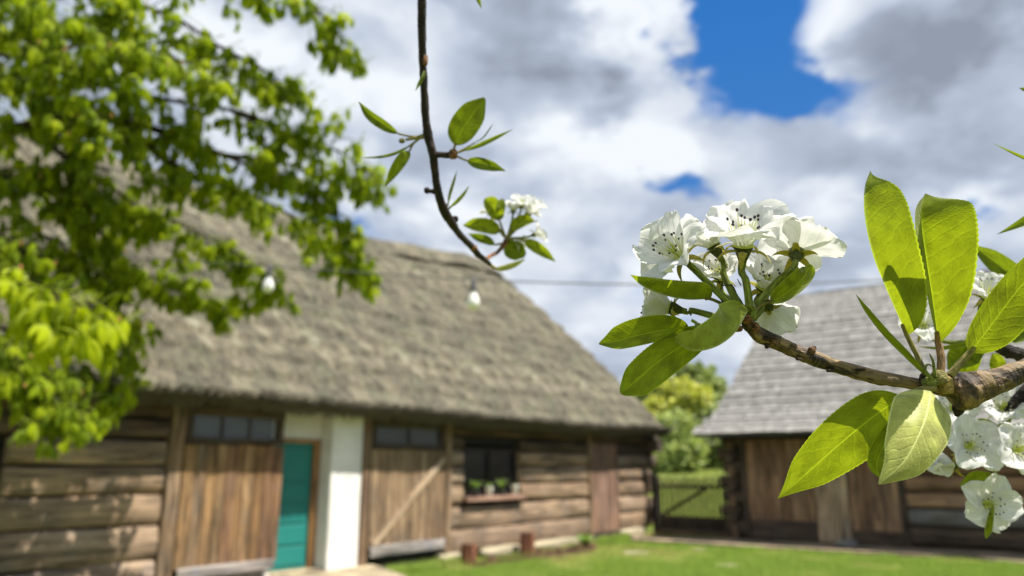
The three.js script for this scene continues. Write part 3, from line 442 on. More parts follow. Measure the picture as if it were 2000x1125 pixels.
{
  const sillZ = WALL + 0.07, put = (s, mat, h, r, ph, label) => {
    const t = thing('flower_pot', label, 'potted plant', yard(s, sillZ, 1.163).toArray(), 0, 'plant pots on the window sill'); part('pot', potGeo(h, r), mat, t);
    const soil = new THREE.CylinderGeometry(r * 0.88, r * 0.88, 0.01, 20); soil.translate(0, h * 0.85, 0); part('soil', soil, M.earth, t);
    const g = leafyTuft(22, ph, 0.7, s * 10 | 0, 0.035); g.translate(0, h * 0.86, 0); part('foliage', g, M.potPlant, t);
  };
  put(11.72, M.potDark, 0.12, 0.075, 0.22, 'small green plant in a dark pot at the left end of the barn window sill');
  put(12.15, M.potWhite, 0.17, 0.085, 0.12, 'low green plant in a white pot near the middle of the barn window sill');
  put(12.58, M.potDark, 0.12, 0.07, 0.24, 'green plant in a dark pot between the two white pots on the sill');
  put(13.02, M.potWhite, 0.2, 0.085, 0.05, 'white pot with hardly any plant at the right end of the barn window sill');
}
function stump(px, py, r, h, label) {
  const p = ground(px, py), t = thing('wooden_stump', label, 'stump', p.toArray(), 0, 'stumps before the log wall');
  const R = rng(px), prof = []; for (let i = 0; i < 18; i++) { const a = i / 18 * 6.283, k = r * (0.9 + R() * 0.2); prof.push([Math.cos(a) * k, Math.sin(a) * k]); }
  const g = prism(prof, h, 6, 0.012, px, 0.7); g.rotateZ(Math.PI / 2); part('stump_body', g, M.rust, t);
  const c = new THREE.CylinderGeometry(r * 0.88, r * 0.9, 0.02, 18); c.translate(0, h + 0.008, 0); part('cut_face', c, M.amber[3], t);
}
stump(915, 1104, 0.13, 0.36, 'reddish brown wooden stump on the left end of the earth strip by the brace door');
stump(1031, 1083, 0.14, 0.42, 'taller reddish brown wooden stump below the pots of the barn window');
{
  const t = thing('weed_clump', 'bright green leafy weed clump at the foot of the log wall', 'plant', ground(1143, 1068).toArray()); part('foliage', leafyTuft(90, 0.26, 0.9, 4, 0.06), M.potPlant, t);
  let i = 0; for (const [x, y, rx, rz, label] of [[1243, 1083, 0.26, 0.2, 'pale flat stone set in the lawn before the plank door of the barn'], [1422, 1108, 0.22, 0.16, 'pale flat stone in the lawn in front of the picket gate'], [1367, 1076, 0.16, 0.14, 'small pale flat stone in the lawn close to the beige path']]) { const p = ground(x, y), g = boulder(rx, 0.035, rz, i + 2); tag(part('flat_stone', g, M.stone, scene), label, 'stone', 'flat stones in the lawn').position.set(p.x, 0.015, p.z); i++; }
  { const p = ground(1655, 1072), g = boulder(0.24, 0.09, 0.14, 9); tag(part('grey_stone', g, M.greyStone, scene), 'bluish grey stone lying on the path below the pale planks', 'stone').position.set(p.x, 0.11, p.z); }
  { const p = ground(620, 1112, 0.16), g = barX(-0.36, 0.36, 0, 0.018, -0.2, 0.2, 4, 0, 0.004); const o = tag(part('doormat', g, M.midWood, scene), 'dark doormat lying on the pale doorstep before the teal door', 'doormat'); o.position.set(p.x, 0.163, p.z); o.rotation.y = Math.PI / 2 - AZ; }
}

// ───────────────────────── string of bulbs ─────────────────────────
{
  const pts = [[-160, 470, 9.6], [200, 500, 8.6], [400, 513, 7.0], [527, 520, 6.0], [925, 546, 5.3], [1200, 555, 5.2], [1500, 555, 5.3], [1760, 545, 5.4], [2200, 515, 5.7]].map(p => at(...p)), t = thing('bulb_string', 'black festoon cable with white bulbs hanging across the yard', 'string lights', pts[0].toArray());
  const cm = new THREE.MeshStandardMaterial({ color: rgb(0.10, 0.105, 0.11), roughness: 0.7 }), bm = new THREE.MeshPhysicalMaterial({ color: rgb(0.86, 0.86, 0.82), roughness: 0.25, clearcoat: 0.5, clearcoatRoughness: 0.1 });
  partW('cable', tubeThrough(pts, [0.0055, 0.0055], { n: 160, m: 8, close: false }), cm, t);
  for (const p of [at(527, 520, 6.0), at(925, 546, 5.3)]) {
    const K = 1.35, s = new THREE.LatheGeometry([[0, 0], [0.014, 0], [0.016, -0.02], [0.017, -0.055], [0.02, -0.058], [0.02, -0.068], [0, -0.068]].map(q => new THREE.Vector2(...q)).reverse(), 20); s.scale(K, K, K); s.translate(p.x, p.y + 0.006, p.z); partW('socket', s, cm, t);
    const b = new THREE.LatheGeometry([[0, -0.062], [0.0145, -0.066], [0.016, -0.08], [0.026, -0.1], [0.0325, -0.122], [0.033, -0.138], [0.027, -0.155], [0.014, -0.165], [0, -0.168]].map(q => new THREE.Vector2(...q)).reverse(), 28); b.scale(K, K, K); b.translate(p.x, p.y + 0.006, p.z); partW('bulb', b, bm, t);
  }
}

// ───────────────────────── trees beyond the gate ─────────────────────────
const clump = (() => { const R = rng(3), a = []; for (let i = 0; i < 9; i++) { const g = grid(2, 1, (u, v) => V3((u - 0.5) * 0.15, v * 0.3, Math.abs(u - 0.5) * 0.08)); g.rotateX((R() - 0.5) * 2.4); g.rotateY(R() * 6.28); g.rotateZ((R() - 0.5) * 2.4); g.translate((R() - 0.5) * 0.5, (R() - 0.5) * 0.5, (R() - 0.5) * 0.5); a.push(g); } return mergeGeometries(a); })();
const crownMat = new THREE.MeshPhysicalMaterial({ vertexColors: true, roughness: 1, transmission: 0.45, thickness: 0, side: THREE.DoubleSide });
function farTree(name, px, d, H, W, col, label, seed, low = 0.12) {
  const base = ground(px, 915 + CAM_H * F / Math.cos(PITCH) / d); base.y = rise(base); const t = thing(name, label, name === 'bush' ? 'bush' : 'tree', base.toArray()), R = rng(seed);
  part('trunk', tubeThrough([V3(0, -0.1, 0), V3(0.1, H * 0.3, 0), V3(-0.1, H * 0.75, 0.1)], [H * 0.028, H * 0.02, H * 0.006], { rough: 0.3, scale: 3 }), M.treeBark, t);
  const balls = []; for (let i = 0; i < 20; i++) { const h = low + (1 - low) * R(), w = Math.sin(Math.PI * clamp(0.12 + 0.82 * h)) * W * 0.5; balls.push([(R() - 0.5) * 2 * w * 0.75, H * h * 0.9, (R() - 0.5) * 2 * w * 0.75, W * (0.17 + R() * 0.13)]); }
  const N = 2600, m = new THREE.Matrix4(), q = new THREE.Quaternion(), e = new THREE.Euler(), cp = clump.attributes.position, nv = cp.count, pos = new Float32Array(N * nv * 3), colr = new Float32Array(N * nv * 3), idx = [], v0 = V3(0, 0, 0);
  for (let i = 0; i < N; i++) {
    const b = balls[Math.floor(R() * balls.length)], v = V3(R() - 0.5, R() - 0.5, R() - 0.5).normalize().multiplyScalar(b[3] * (0.55 + R() * 0.5)), s = (0.9 + R() * 1.1) * W / 5; m.compose(V3(b[0] + v.x, Math.max(0.2, b[1] + v.y * 0.85), b[2] + v.z), q.setFromEuler(e.set(R() * 6, R() * 6, R() * 6)), V3(s, s, s)); const l = 0.7 + R() * 0.6;
    for (let k = 0; k < nv; k++) { v0.fromBufferAttribute(cp, k).applyMatrix4(m); const o = (i * nv + k) * 3; pos.set([v0.x, v0.y, v0.z], o); colr.set([col[0] * l, col[1] * l, col[2] * l], o); }
    for (let k = 0; k < clump.index.count; k++) idx.push(clump.index.getX(k) + i * nv);
  }
  const g = new THREE.BufferGeometry(); g.setAttribute('position', new THREE.BufferAttribute(pos, 3)); g.setAttribute('color', new THREE.BufferAttribute(colr, 3)); g.setIndex(idx); g.computeVertexNormals();
  part('crown', g, crownMat, t);
}
farTree('broadleaf_tree', 1378, 64, 9.9, 5.6, [0.30, 0.38, 0.09], 'dark green tree right of the yellowish one, beside the shingled roof', 11);
farTree('broadleaf_tree', 1325, 56, 9.8, 4.8, [0.52, 0.55, 0.06], 'yellow green leafy tree seen between thatched roof and shingled roof', 12);
farTree('broadleaf_tree', 1272, 60, 8.8, 4.6, [0.26, 0.33, 0.08], 'olive green tree partly hidden by the thatched roof end', 15);
farTree('bush', 1300, 50, 4.2, 4.2, [0.38, 0.47, 0.11], 'light green bush behind the left end of the picket gate', 13, 0.05);
farTree('bush', 1388, 54, 4.6, 5.0, [0.29, 0.37, 0.11], 'dark green bush behind the right end of the picket gate', 14, 0.05);
farTree('broadleaf_tree', 1450, 66, 7, 5, [0.16, 0.23, 0.05], 'green tree behind the left corner of the shingled outbuilding', 16);

// ───────────────────────── the horse chestnut ─────────────────────────
{
  const base = ground(-520, 1150, 0); base.set(-7.6, 0, -6.2);
  const tree = thing('chestnut_tree', 'large leafy tree with drooping palmate leaves reaching in from the left', 'tree', base.toArray()), R = rng(2024);
  const trunkTop = V3(-7.2, 3.6, -6.4);
  partW('trunk', tubeThrough([V3(-7.7, -0.1, -6.2), V3(-7.55, 1.4, -6.2), V3(-7.3, 2.8, -6.35), V3(-7.2, 4.4, -6.5), V3(-7.1, 7, -6.8)], [0.27, 0.22, 0.2, 0.15, 0.03], { n: 40, m: 14, rough: 0.12, scale: 4, uvLen: 1 }), M.treeBark, tree);
  // boughs, in photo pixels and distance
  const boughs = [
    [[-120, 300, 7.4], [60, 246, 7.4], [230, 236, 7.5], [330, 262, 7.7], [430, 300, 7.9], [560, 320, 8.1], [690, 372, 8.2]],
    [[230, 236, 7.5], [320, 310, 7.6], [400, 352, 8.0], [470, 372, 8.4], [580, 430, 9.0], [665, 505, 9.4]],
    [[-140, 180, 7.6], [40, 62, 7.7], [160, 150, 7.6], [300, 190, 7.5], [450, 215, 7.6], [600, 262, 7.8]],
    [[-160, 60, 7.8], [120, -10, 7.9], [330, 30, 7.8], [430, 92, 7.8], [520, 140, 7.8], [580, 190, 7.9]],
    [[200, -110, 8.0], [400, -60, 7.9], [540, -20, 7.8], [640, 40, 7.8], [690, 110, 7.8]],
    [[-130, 330, 7.2], [60, 360, 7.4], [160, 420, 7.9], [240, 500, 8.4], [330, 560, 8.9], [450, 600, 9.3]],
    [[60, 250, 7.4], [140, 320, 7.4], [200, 390, 7.9], [330, 430, 8.4], [470, 500, 9.0], [530, 560, 9.4]],
    [[-140, 420, 6.4], [20, 470, 6.8], [100, 560, 7.3], [170, 640, 7.7], [250, 690, 8.0]],
    [[-200, 510, 5.0], [-50, 520, 4.7], [50, 555, 4.5], [130, 585, 4.4], [205, 615, 4.35]],
    [[-100, 640, 6.2], [20, 690, 6.4], [80, 740, 6.6], [130, 800, 6.6]],
    [[160, 150, 7.6], [240, 90, 7.5], [330, 110, 7.4], [420, 150, 7.4]],
    [[-60, 120, 6.9], [60, 110, 6.6], [150, 90, 6.5], [260, 110, 6.4]],
    [[430, 300, 7.9], [540, 350, 8.0], [630, 400, 8.1], [690, 470, 8.1], [705, 520, 8.1]],
    [[450, 215, 7.6], [580, 270, 7.8], [670, 300, 8.0], [725, 350, 8.1]],
    [[-140, 600, 6.6], [0, 640, 6.9], [80, 670, 7.2], [160, 715, 7.4], [220, 750, 7.5]],
    [[-140, 250, 7.2], [30, 160, 7.1], [120, 215, 7.1], [260, 290, 7.2]],
    [[-120, -10, 7.3], [40, 30, 7.2], [140, 50, 7.1], [250, 20, 7.2]],
    [[-130, 390, 7.6], [40, 330, 7.6], [180, 350, 7.8], [300, 420, 8.0]],
    [[-130, 480, 7.6], [60, 450, 7.8], [170, 520, 8.1], [270, 620, 8.4]],
  ];
  const curves = [];
  boughs.forEach((b, i) => { const pts = b.map(p => at(...p)); if (![1, 6, 10, 12, 13].includes(i)) pts.unshift(trunkTop.clone().add(V3(0, (R() - 0.4) * 1.2, 0))); const r0 = [0.075, 0.045, 0.06, 0.05, 0.04, 0.04, 0.03, 0.035, 0.018, 0.025, 0.03, 0.03, 0.025, 0.025, 0.03, 0.03, 0.03, 0.03, 0.03][i]; partW('bough', tubeThrough(pts, [r0, r0 * 0.8, r0 * 0.6, r0 * 0.4, r0 * 0.15], { n: 48, m: 8, rough: 0.25, scale: 9, uvLen: 0.6 }), M.treeBark, tree); const full = new THREE.CatmullRomCurve3(b.map(p => at(...p)), false, 'centripetal'); curves.push([full, i]); });
  // a drooping palmate leaf: five to seven leaflets from one stalk
  const leafGeo = (n, open, L, R2) => { const gs = []; for (let i = 0; i < n; i++) { const f = i - (n - 1) / 2, l = L * (1 - Math.abs(f) * 0.11) * (0.9 + R2() * 0.2), w = l * 0.29, droop = open + (R2() - 0.5) * 0.3, cv = 0.5 + R2() * 0.4; const g = grid(2, 6, (u, v) => { const a = droop + cv * (v - 0.3), k = Math.sin(Math.PI * Math.pow(clamp(0.05 + v * 0.95), 1.35)) ** 0.8; return V3((u - 0.5) * w * k, -Math.sin(a) * l * v - Math.abs(u - 0.5) * w * k * 0.35 * -1, Math.cos(a) * l * v); }, (u, v) => [u, v]); g.rotateY(f * 0.78 + (R2() - 0.5) * 0.2); gs.push(g); } const s = tubeThrough([V3(0, 0, 0), V3(0, 0.03, -0.05), V3(0, 0.05, -0.1)], [0.0025, 0.003], { n: 4, m: 4 }); gs.push(s); return mergeGeometries(gs); };
  const R2 = rng(9), geos = [leafGeo(5, 0.7, 0.13, R2), leafGeo(7, 0.9, 0.12, R2), leafGeo(5, 1.1, 0.12, R2), leafGeo(7, 0.5, 0.13, R2), leafGeo(5, 1.25, 0.14, R2)];
  const chestMap = tex(128, 128, (u, v) => { const a = Math.abs(u - 0.5) * 2, k = 0.84 + (tfbm(u, v, 8, 8, 5, 3) - 0.5) * 0.25 + 0.12 * Math.exp(-a * a * 200); return [k, k, k * 0.8]; });
  const cm = (r, g, b) => new THREE.MeshPhysicalMaterial({ color: rgb(r, g, b), map: chestMap, roughness: 1, transmission: 0.62, thickness: 0, ior: 1.35, specularIntensity: 0.3, side: THREE.DoubleSide });
  const mats = [cm(0.46, 0.62, 0.018), cm(0.30, 0.44, 0.022), cm(0.60, 0.74, 0.018), cm(0.66, 0.80, 0.01)], budMat = new THREE.MeshStandardMaterial({ color: rgb(0.45, 0.2, 0.07), roughness: 0.8 });
  const spots = [], twigs = [];
  const counts = [13, 14, 13, 14, 10, 17, 17, 14, 15, 12, 8, 10, 11, 9, 9, 12, 12, 12, 12];
  for (const [c, i] of curves) for (let k = 0; k < counts[i] * 2.7; k++) {
    const t = clamp(0.08 + 0.94 * (k + R()) / (counts[i] * 2.7)), p = c.getPoint(t), tan = c.getTangent(t), near = i === 8, reach = (near ? 0.25 : 0.42) * (0.5 + R()) * (1.15 - t * 0.5);
    const dirv = V3((R() - 0.5) * 1.6, (R() - 0.62) * 1.7, (R() - 0.5) * 1.6).addScaledVector(tan, 0.8).normalize(), e = p.clone().addScaledVector(dirv, reach).add(V3(0, -0.1 * reach, 0)), mid = p.clone().lerp(e, 0.5).add(V3(0, 0.05, 0));
    if (t > 0.999) continue;
    twigs.push(tubeThrough([p, mid, e], [0.008, 0.005, 0.003], { n: 6, m: 5 }));
    const n = near ? 3 : 5 + Math.floor(R() * 3); for (let q = 0; q < n; q++) spots.push([p.clone().lerp(e, 0.35 + 0.65 * R()).add(V3((R() - 0.5) * 0.2, (R() - 0.6) * 0.16, (R() - 0.5) * 0.2)), near]);
    const bud = new THREE.SphereGeometry(0.009, 6, 5); bud.scale(1, 2.2, 1); bud.translate(e.x, e.y + 0.015, e.z); if (R() < 0.3) (tree.userData._b ??= []).push(bud);
  }
  partW('twig', mergeGeometries(twigs), M.treeBark, tree).userData.kind = 'stuff';
  partW('bud', mergeGeometries(tree.userData._b), budMat, tree).userData.kind = 'stuff'; delete tree.userData._b;
  const inv = tree.matrixWorld.clone().invert(), q = new THREE.Quaternion(), e = new THREE.Euler(), m = new THREE.Matrix4();
  spots.sort((a, b) => a[0].distanceToSquared(EYE) - b[0].distanceToSquared(EYE));
  const rest = mats.map(() => []);
  spots.forEach(([p, near], k) => {
    const pos = p.clone().applyMatrix4(inv), s = (near ? 1.25 : 0.78 + 0.09 * (p.distanceTo(EYE) - 6)) + R() * 0.6, g = geos[Math.floor(R() * 5)], mi = near ? (R() < 0.6 ? 3 : 2) : Math.floor(R() * 3); q.setFromEuler(e.set((R() - 0.5) * 0.8, R() * 6.28, (R() - 0.5) * 0.8));
    if (k < 300) { const o = part('leaf', g, mats[mi], tree); o.position.copy(pos); o.quaternion.copy(q); o.scale.setScalar(s); } else { m.compose(pos, q, V3(s, s, s)); rest[mi].push(g.clone().applyMatrix4(m)); }
  });
  rest.forEach((r, i) => { if (r.length) { const o = part('foliage', mergeGeometries(r), mats[i], tree); o.userData.kind = 'stuff'; } });
  console.log('chestnut leaves', spots.length);
}

// ───────────────────────── pear branches in the foreground ─────────────────────────
const mpx = d => d / F;                           // metres per photo pixel at that distance
const ang = (a, t) => (Array.isArray(a) ? lerp(a[0], a[1], t) : a) * Math.PI / 180;
let leafSeed = 1;
// pts: midrib from base to tip as [x, y, distance]; wl, wr: half widths left and right of the midrib, in photo pixels; al, ar: how far each half turns towards the viewer
function pearLeaf(parent, pts, wl, wr, al, ar, mat, o = {}) {
  const P = pts.map(p => at(...p)), c = new THREE.CatmullRomCurve3(P, false, 'centripetal'), n = o.n ?? 108, m = 7, d0 = pts[0][2], px = mpx(d0), sd = leafSeed++ * 3.7;
  const pa = o.pa ?? 0.62, pb = o.pb ?? 0.82, pk = pa / (pa + pb), mx = pk ** pa * (1 - pk) ** pb, cup = (o.cup ?? 12) * Math.PI / 180, serr = o.serr ?? 1;
  const rows = []; for (let j = 0; j <= n; j++) { const t = j / n, p = c.getPoint(t), T = c.getTangent(t), V = EYE.clone().sub(p).normalize(), S = T.clone().cross(V).normalize(), N = S.clone().cross(T).normalize(); rows.push({ p, S, N }); }
  const g = grid(2 * m, n, (u, v) => {
    const j = Math.round(v * n), t = v, { p, S, N } = rows[j], k = u * 2 - 1, a = Math.abs(k), w = (k < 0 ? wl : wr) * px * (t ** pa * (1 - t) ** pb / mx) * (1 - (o.tipTaper ?? 0.35) * ss(0.7, 1, t) * (o.blunt ? 0 : 1)), base = k < 0 ? ang(al, t) : ang(ar, t), phi = base + cup * a;
    let e = a * w; if (a > 0.99 && serr) { const q = t * 36, f = q - Math.floor(q); e *= 1 + 0.035 * (f - 0.4) * serr; }
    const sg = k < 0 ? -1 : 1, ripple = (noise3(t * 9 + sd, k * 3, sd) - 0.5) * 0.10 * w * a + (noise3(t * 3.5 + sd, k * 1.5 + 5, sd) - 0.5) * 0.3 * w * a;
    return p.clone().addScaledVector(S, sg * Math.cos(phi) * e).addScaledVector(N, Math.sin(phi) * e + ripple - (1 - a) ** 3 * w * 0.035);
  }, (u, v) => [u, v]);
  const lf = partW('leaf', g, mat, parent);
  if (o.stalk) { const q = o.stalk.map(s => at(...s)); partW('petiole', tubeThrough([...q, P[0], c.getPoint(0.06)], [(o.sr ?? 3.2) * px * 1.15, (o.sr ?? 3.2) * px, (o.sr ?? 3.2) * px * 0.7], { m: 8, rough: 0.1, scale: 400 }), o.sm ?? M.petiole, lf); }
  return lf;
}
// petals: a few shapes shared by all flowers
function petalGeo(seed, L, W, a0, a1, cupX, ruf) {
  const R = rng(seed), n1 = R() * 90; const n = 16, m = 12, path = [V3(0, 0, 0)]; let y = 0, r = 0; const ys = [0], rs = [0];
  for (let i = 1; i <= n; i++) { const a = lerp(a0, a1, (i / n)); y += Math.cos(a) * L / n; r += Math.sin(a) * L / n; ys.push(y); rs.push(r); }
  return grid(m, n, (u, v) => {
    const i = Math.round(v * n), k = u * 2 - 1, edge = 1 - 0.07 * (noise3(k * 3 + n1, seed, 1) - 0.3) - 0.11 * k * k * k * k, a = lerp(a0, a1, v);
    const prof = v < 0.15 ? lerp(0.12, 0.42, v / 0.15) : lerp(0.42, 1, Math.sin(clamp((v - 0.15) / 0.45) * Math.PI / 2)) * Math.sqrt(clamp(1 - ((v - 0.6) / 0.42) ** 2 * (v > 0.6 ? 0.86 : 0)));
    const w = W * 0.5 * prof, x = k * w * (1 - 0.1 * Math.abs(k) * v);
    const lift = cupX * k * k * w * 0.9 + (noise3(k * 2.3 + n1, v * 3.2, seed) - 0.5) * ruf * v * 1.2 + (noise3(k * 6 + n1, v * 7, seed + 3) - 0.5) * ruf * 0.55 * v * v * (0.4 + Math.abs(k));
    const yy = ys[i] * (0.85 + 0.15 * edge) , rr = rs[i] * edge;
    return V3(x, yy + Math.sin(a) * lift, 0.0014 + rr - Math.cos(a) * lift);
  });
}
const petalSets = {};
function petals(open, seed) { const key = open + '|' + seed; return petalSets[key] ??= petalGeo(seed * 7 + 1, 0.0176 * (0.94 + (seed % 3) * 0.05), 0.0186 * (0.95 + (seed % 4) * 0.04), (open - 34) * Math.PI / 180, (open + 18) * Math.PI / 180, 0.30 + (seed % 3) * 0.12, 0.0042); }
const stamenGeos = (() => { const R = rng(61), out = []; for (let i = 0; i < 6; i++) { const h = 0.0078 + R() * 0.003, b = 0.0012 * R(), g = tubeThrough([V3(0, 0, 0), V3(0, h * 0.5, b * 0.3), V3(0, h, b)], [0.00022, 0.00018], { n: 6, m: 5 }), a = new THREE.SphereGeometry(0.0005, 8, 6); a.scale(1, 1.15, 0.85); a.translate(0, h, b); const col = (q, r, gg, bb) => { const n = q.attributes.position.count, c = new Float32Array(n * 3); for (let k = 0; k < n; k++) c.set([r, gg, bb], k * 3); q.setAttribute('color', new THREE.BufferAttribute(c, 3)); return q; }; out.push(mergeGeometries([col(g, 0.72, 0.74, 0.42), col(a, 0.035, 0.022, 0.03)])); } return out; })();
const styleGeo = tubeThrough([V3(0, 0, 0), V3(0, 0.004, 0.0002), V3(0, 0.0082, 0.0008)], [0.0003, 0.00026, 0.0004], { n: 6, m: 6 });
M.style = new THREE.MeshStandardMaterial({ color: rgb(0.5, 0.56, 0.08), roughness: 0.7 });
const cupGeo = new THREE.LatheGeometry([[0, -0.0052], [0.0011, -0.0052], [0.0017, -0.0035], [0.0025, -0.0014], [0.003, 0], [0.0026, 0.0006], [0.0012, 0.0002], [0, 0]].map(p => new THREE.Vector2(...p)), 18);
const discGeo = new THREE.LatheGeometry([[0.0034, 0.0008], [0.0024, 0.0014], [0.001, 0.001], [0, 0.0009]].map(p => new THREE.Vector2(...p)), 14);
const sepalGeo = grid(4, 8, (u, v) => { const w = 0.0036 * (1 - v) ** 0.8 * (v < 0.15 ? 0.9 : 1), k = u - 0.5, a = lerp(1.15, 2.1, v); return V3(k * w, -0.0006 + Math.cos(a) * 0.0082 * v + Math.abs(k) * w * -0.3, 0.0022 + Math.sin(a) * 0.0082 * v); });
let flowerSeed = 0;
// c: centre [x, y, distance]; axis: the way it faces as [right, up, to the viewer]; stalk: pixel points from the calyx to the spur
function flower(parent, c, axis, o = {}) {
  const g = sub('flower', parent), fs = flowerSeed++, R = rng(fs * 101 + 7), y = dirOf(...axis), q = new THREE.Quaternion().setFromUnitVectors(V3(0, 1, 0), y), k = o.size ?? 1;
  g.quaternion.copy(q).multiply(new THREE.Quaternion().setFromAxisAngle(V3(0, 1, 0), (o.roll ?? R() * 360) * Math.PI / 180)); g.position.copy(at(...c)).sub(parent.position); g.scale.setScalar(k); g.updateMatrixWorld(true);
  const opens = o.open ?? [62, 70, 66, 74, 60];
  for (let i = 0; i < 5; i++) { if (opens[i] == null) continue; const p = part('petal', petals(opens[i], (fs * 3 + i * 2) % 11), M.petal, g); p.rotation.y = i * 1.2566 + (R() - 0.5) * 0.22; p.scale.set(0.92 + R() * 0.16, 0.95 + R() * 0.1, 0.92 + R() * 0.16); }
  if (o.stamens !== 0) {
    const n = o.stamens ?? 14; for (let i = 0; i < n; i++) { const s = part('stamen', stamenGeos[i % 6], M.vc, g), a = i / n * 6.283 + R() * 0.3, tilt = (o.spread ?? 0.5) * (0.3 + R() * 0.75); s.position.set(Math.sin(a) * 0.0017, 0.0006, Math.cos(a) * 0.0017); s.rotation.set(tilt, a, 0, 'YXZ'); s.scale.setScalar(0.85 + R() * 0.3); }
    for (let i = 0; i < 5; i++) { const s = part('style', styleGeo, M.style, g); s.rotation.set(0.12, i * 1.257, 0, 'YXZ'); }
    part('disc', discGeo, M.style, g);
  }
  part('receptacle', cupGeo, o.cup ?? M.receptacle, g);
  for (let i = 0; i < 5; i++) { const s = part('sepal', sepalGeo, M.sepal, g); s.rotation.y = i * 1.2566 + 0.63 + (R() - 0.5) * 0.2; }
  if (o.stalk) { const b = g.localToWorld(V3(0, -0.0046, 0)), b2 = g.localToWorld(V3(0, -0.0085, 0)), d = c[2], sr = (o.sr ?? 7) * mpx(d); partW('pedicel', tubeThrough([b, b2, ...o.stalk.map(s => at(...s))], [0.0013 * k, sr * 0.85, sr * 0.8, sr], { n: 26, m: 10, rough: 0.14, scale: 500 }), o.sm ?? M.pedicel, g); }
  return g;
}
function twig(name, parent, pts, mat, o = {}) {    // pts: [x, y, distance, radius in pixels]
  return partW(name, tubeThrough(pts.map(p => at(p[0], p[1], p[2])), pts.map(p => p[3] * mpx(p[2])), { n: o.n ?? pts.length * 14, m: o.m ?? 18, rough: o.rough ?? 0.16, scale: o.scale ?? 260, uvLen: o.uvLen ?? 0.09, close: o.close ?? true }), mat, parent);
}
function bumpAt(name, parent, x, y, d, r, mat, sx = 1, sy = 1) { const g = boulder(r * mpx(d) * sx, r * mpx(d) * sy, r * mpx(d), x); g.translate(...at(x, y, d).toArray()); return partW(name, g, mat, parent); }

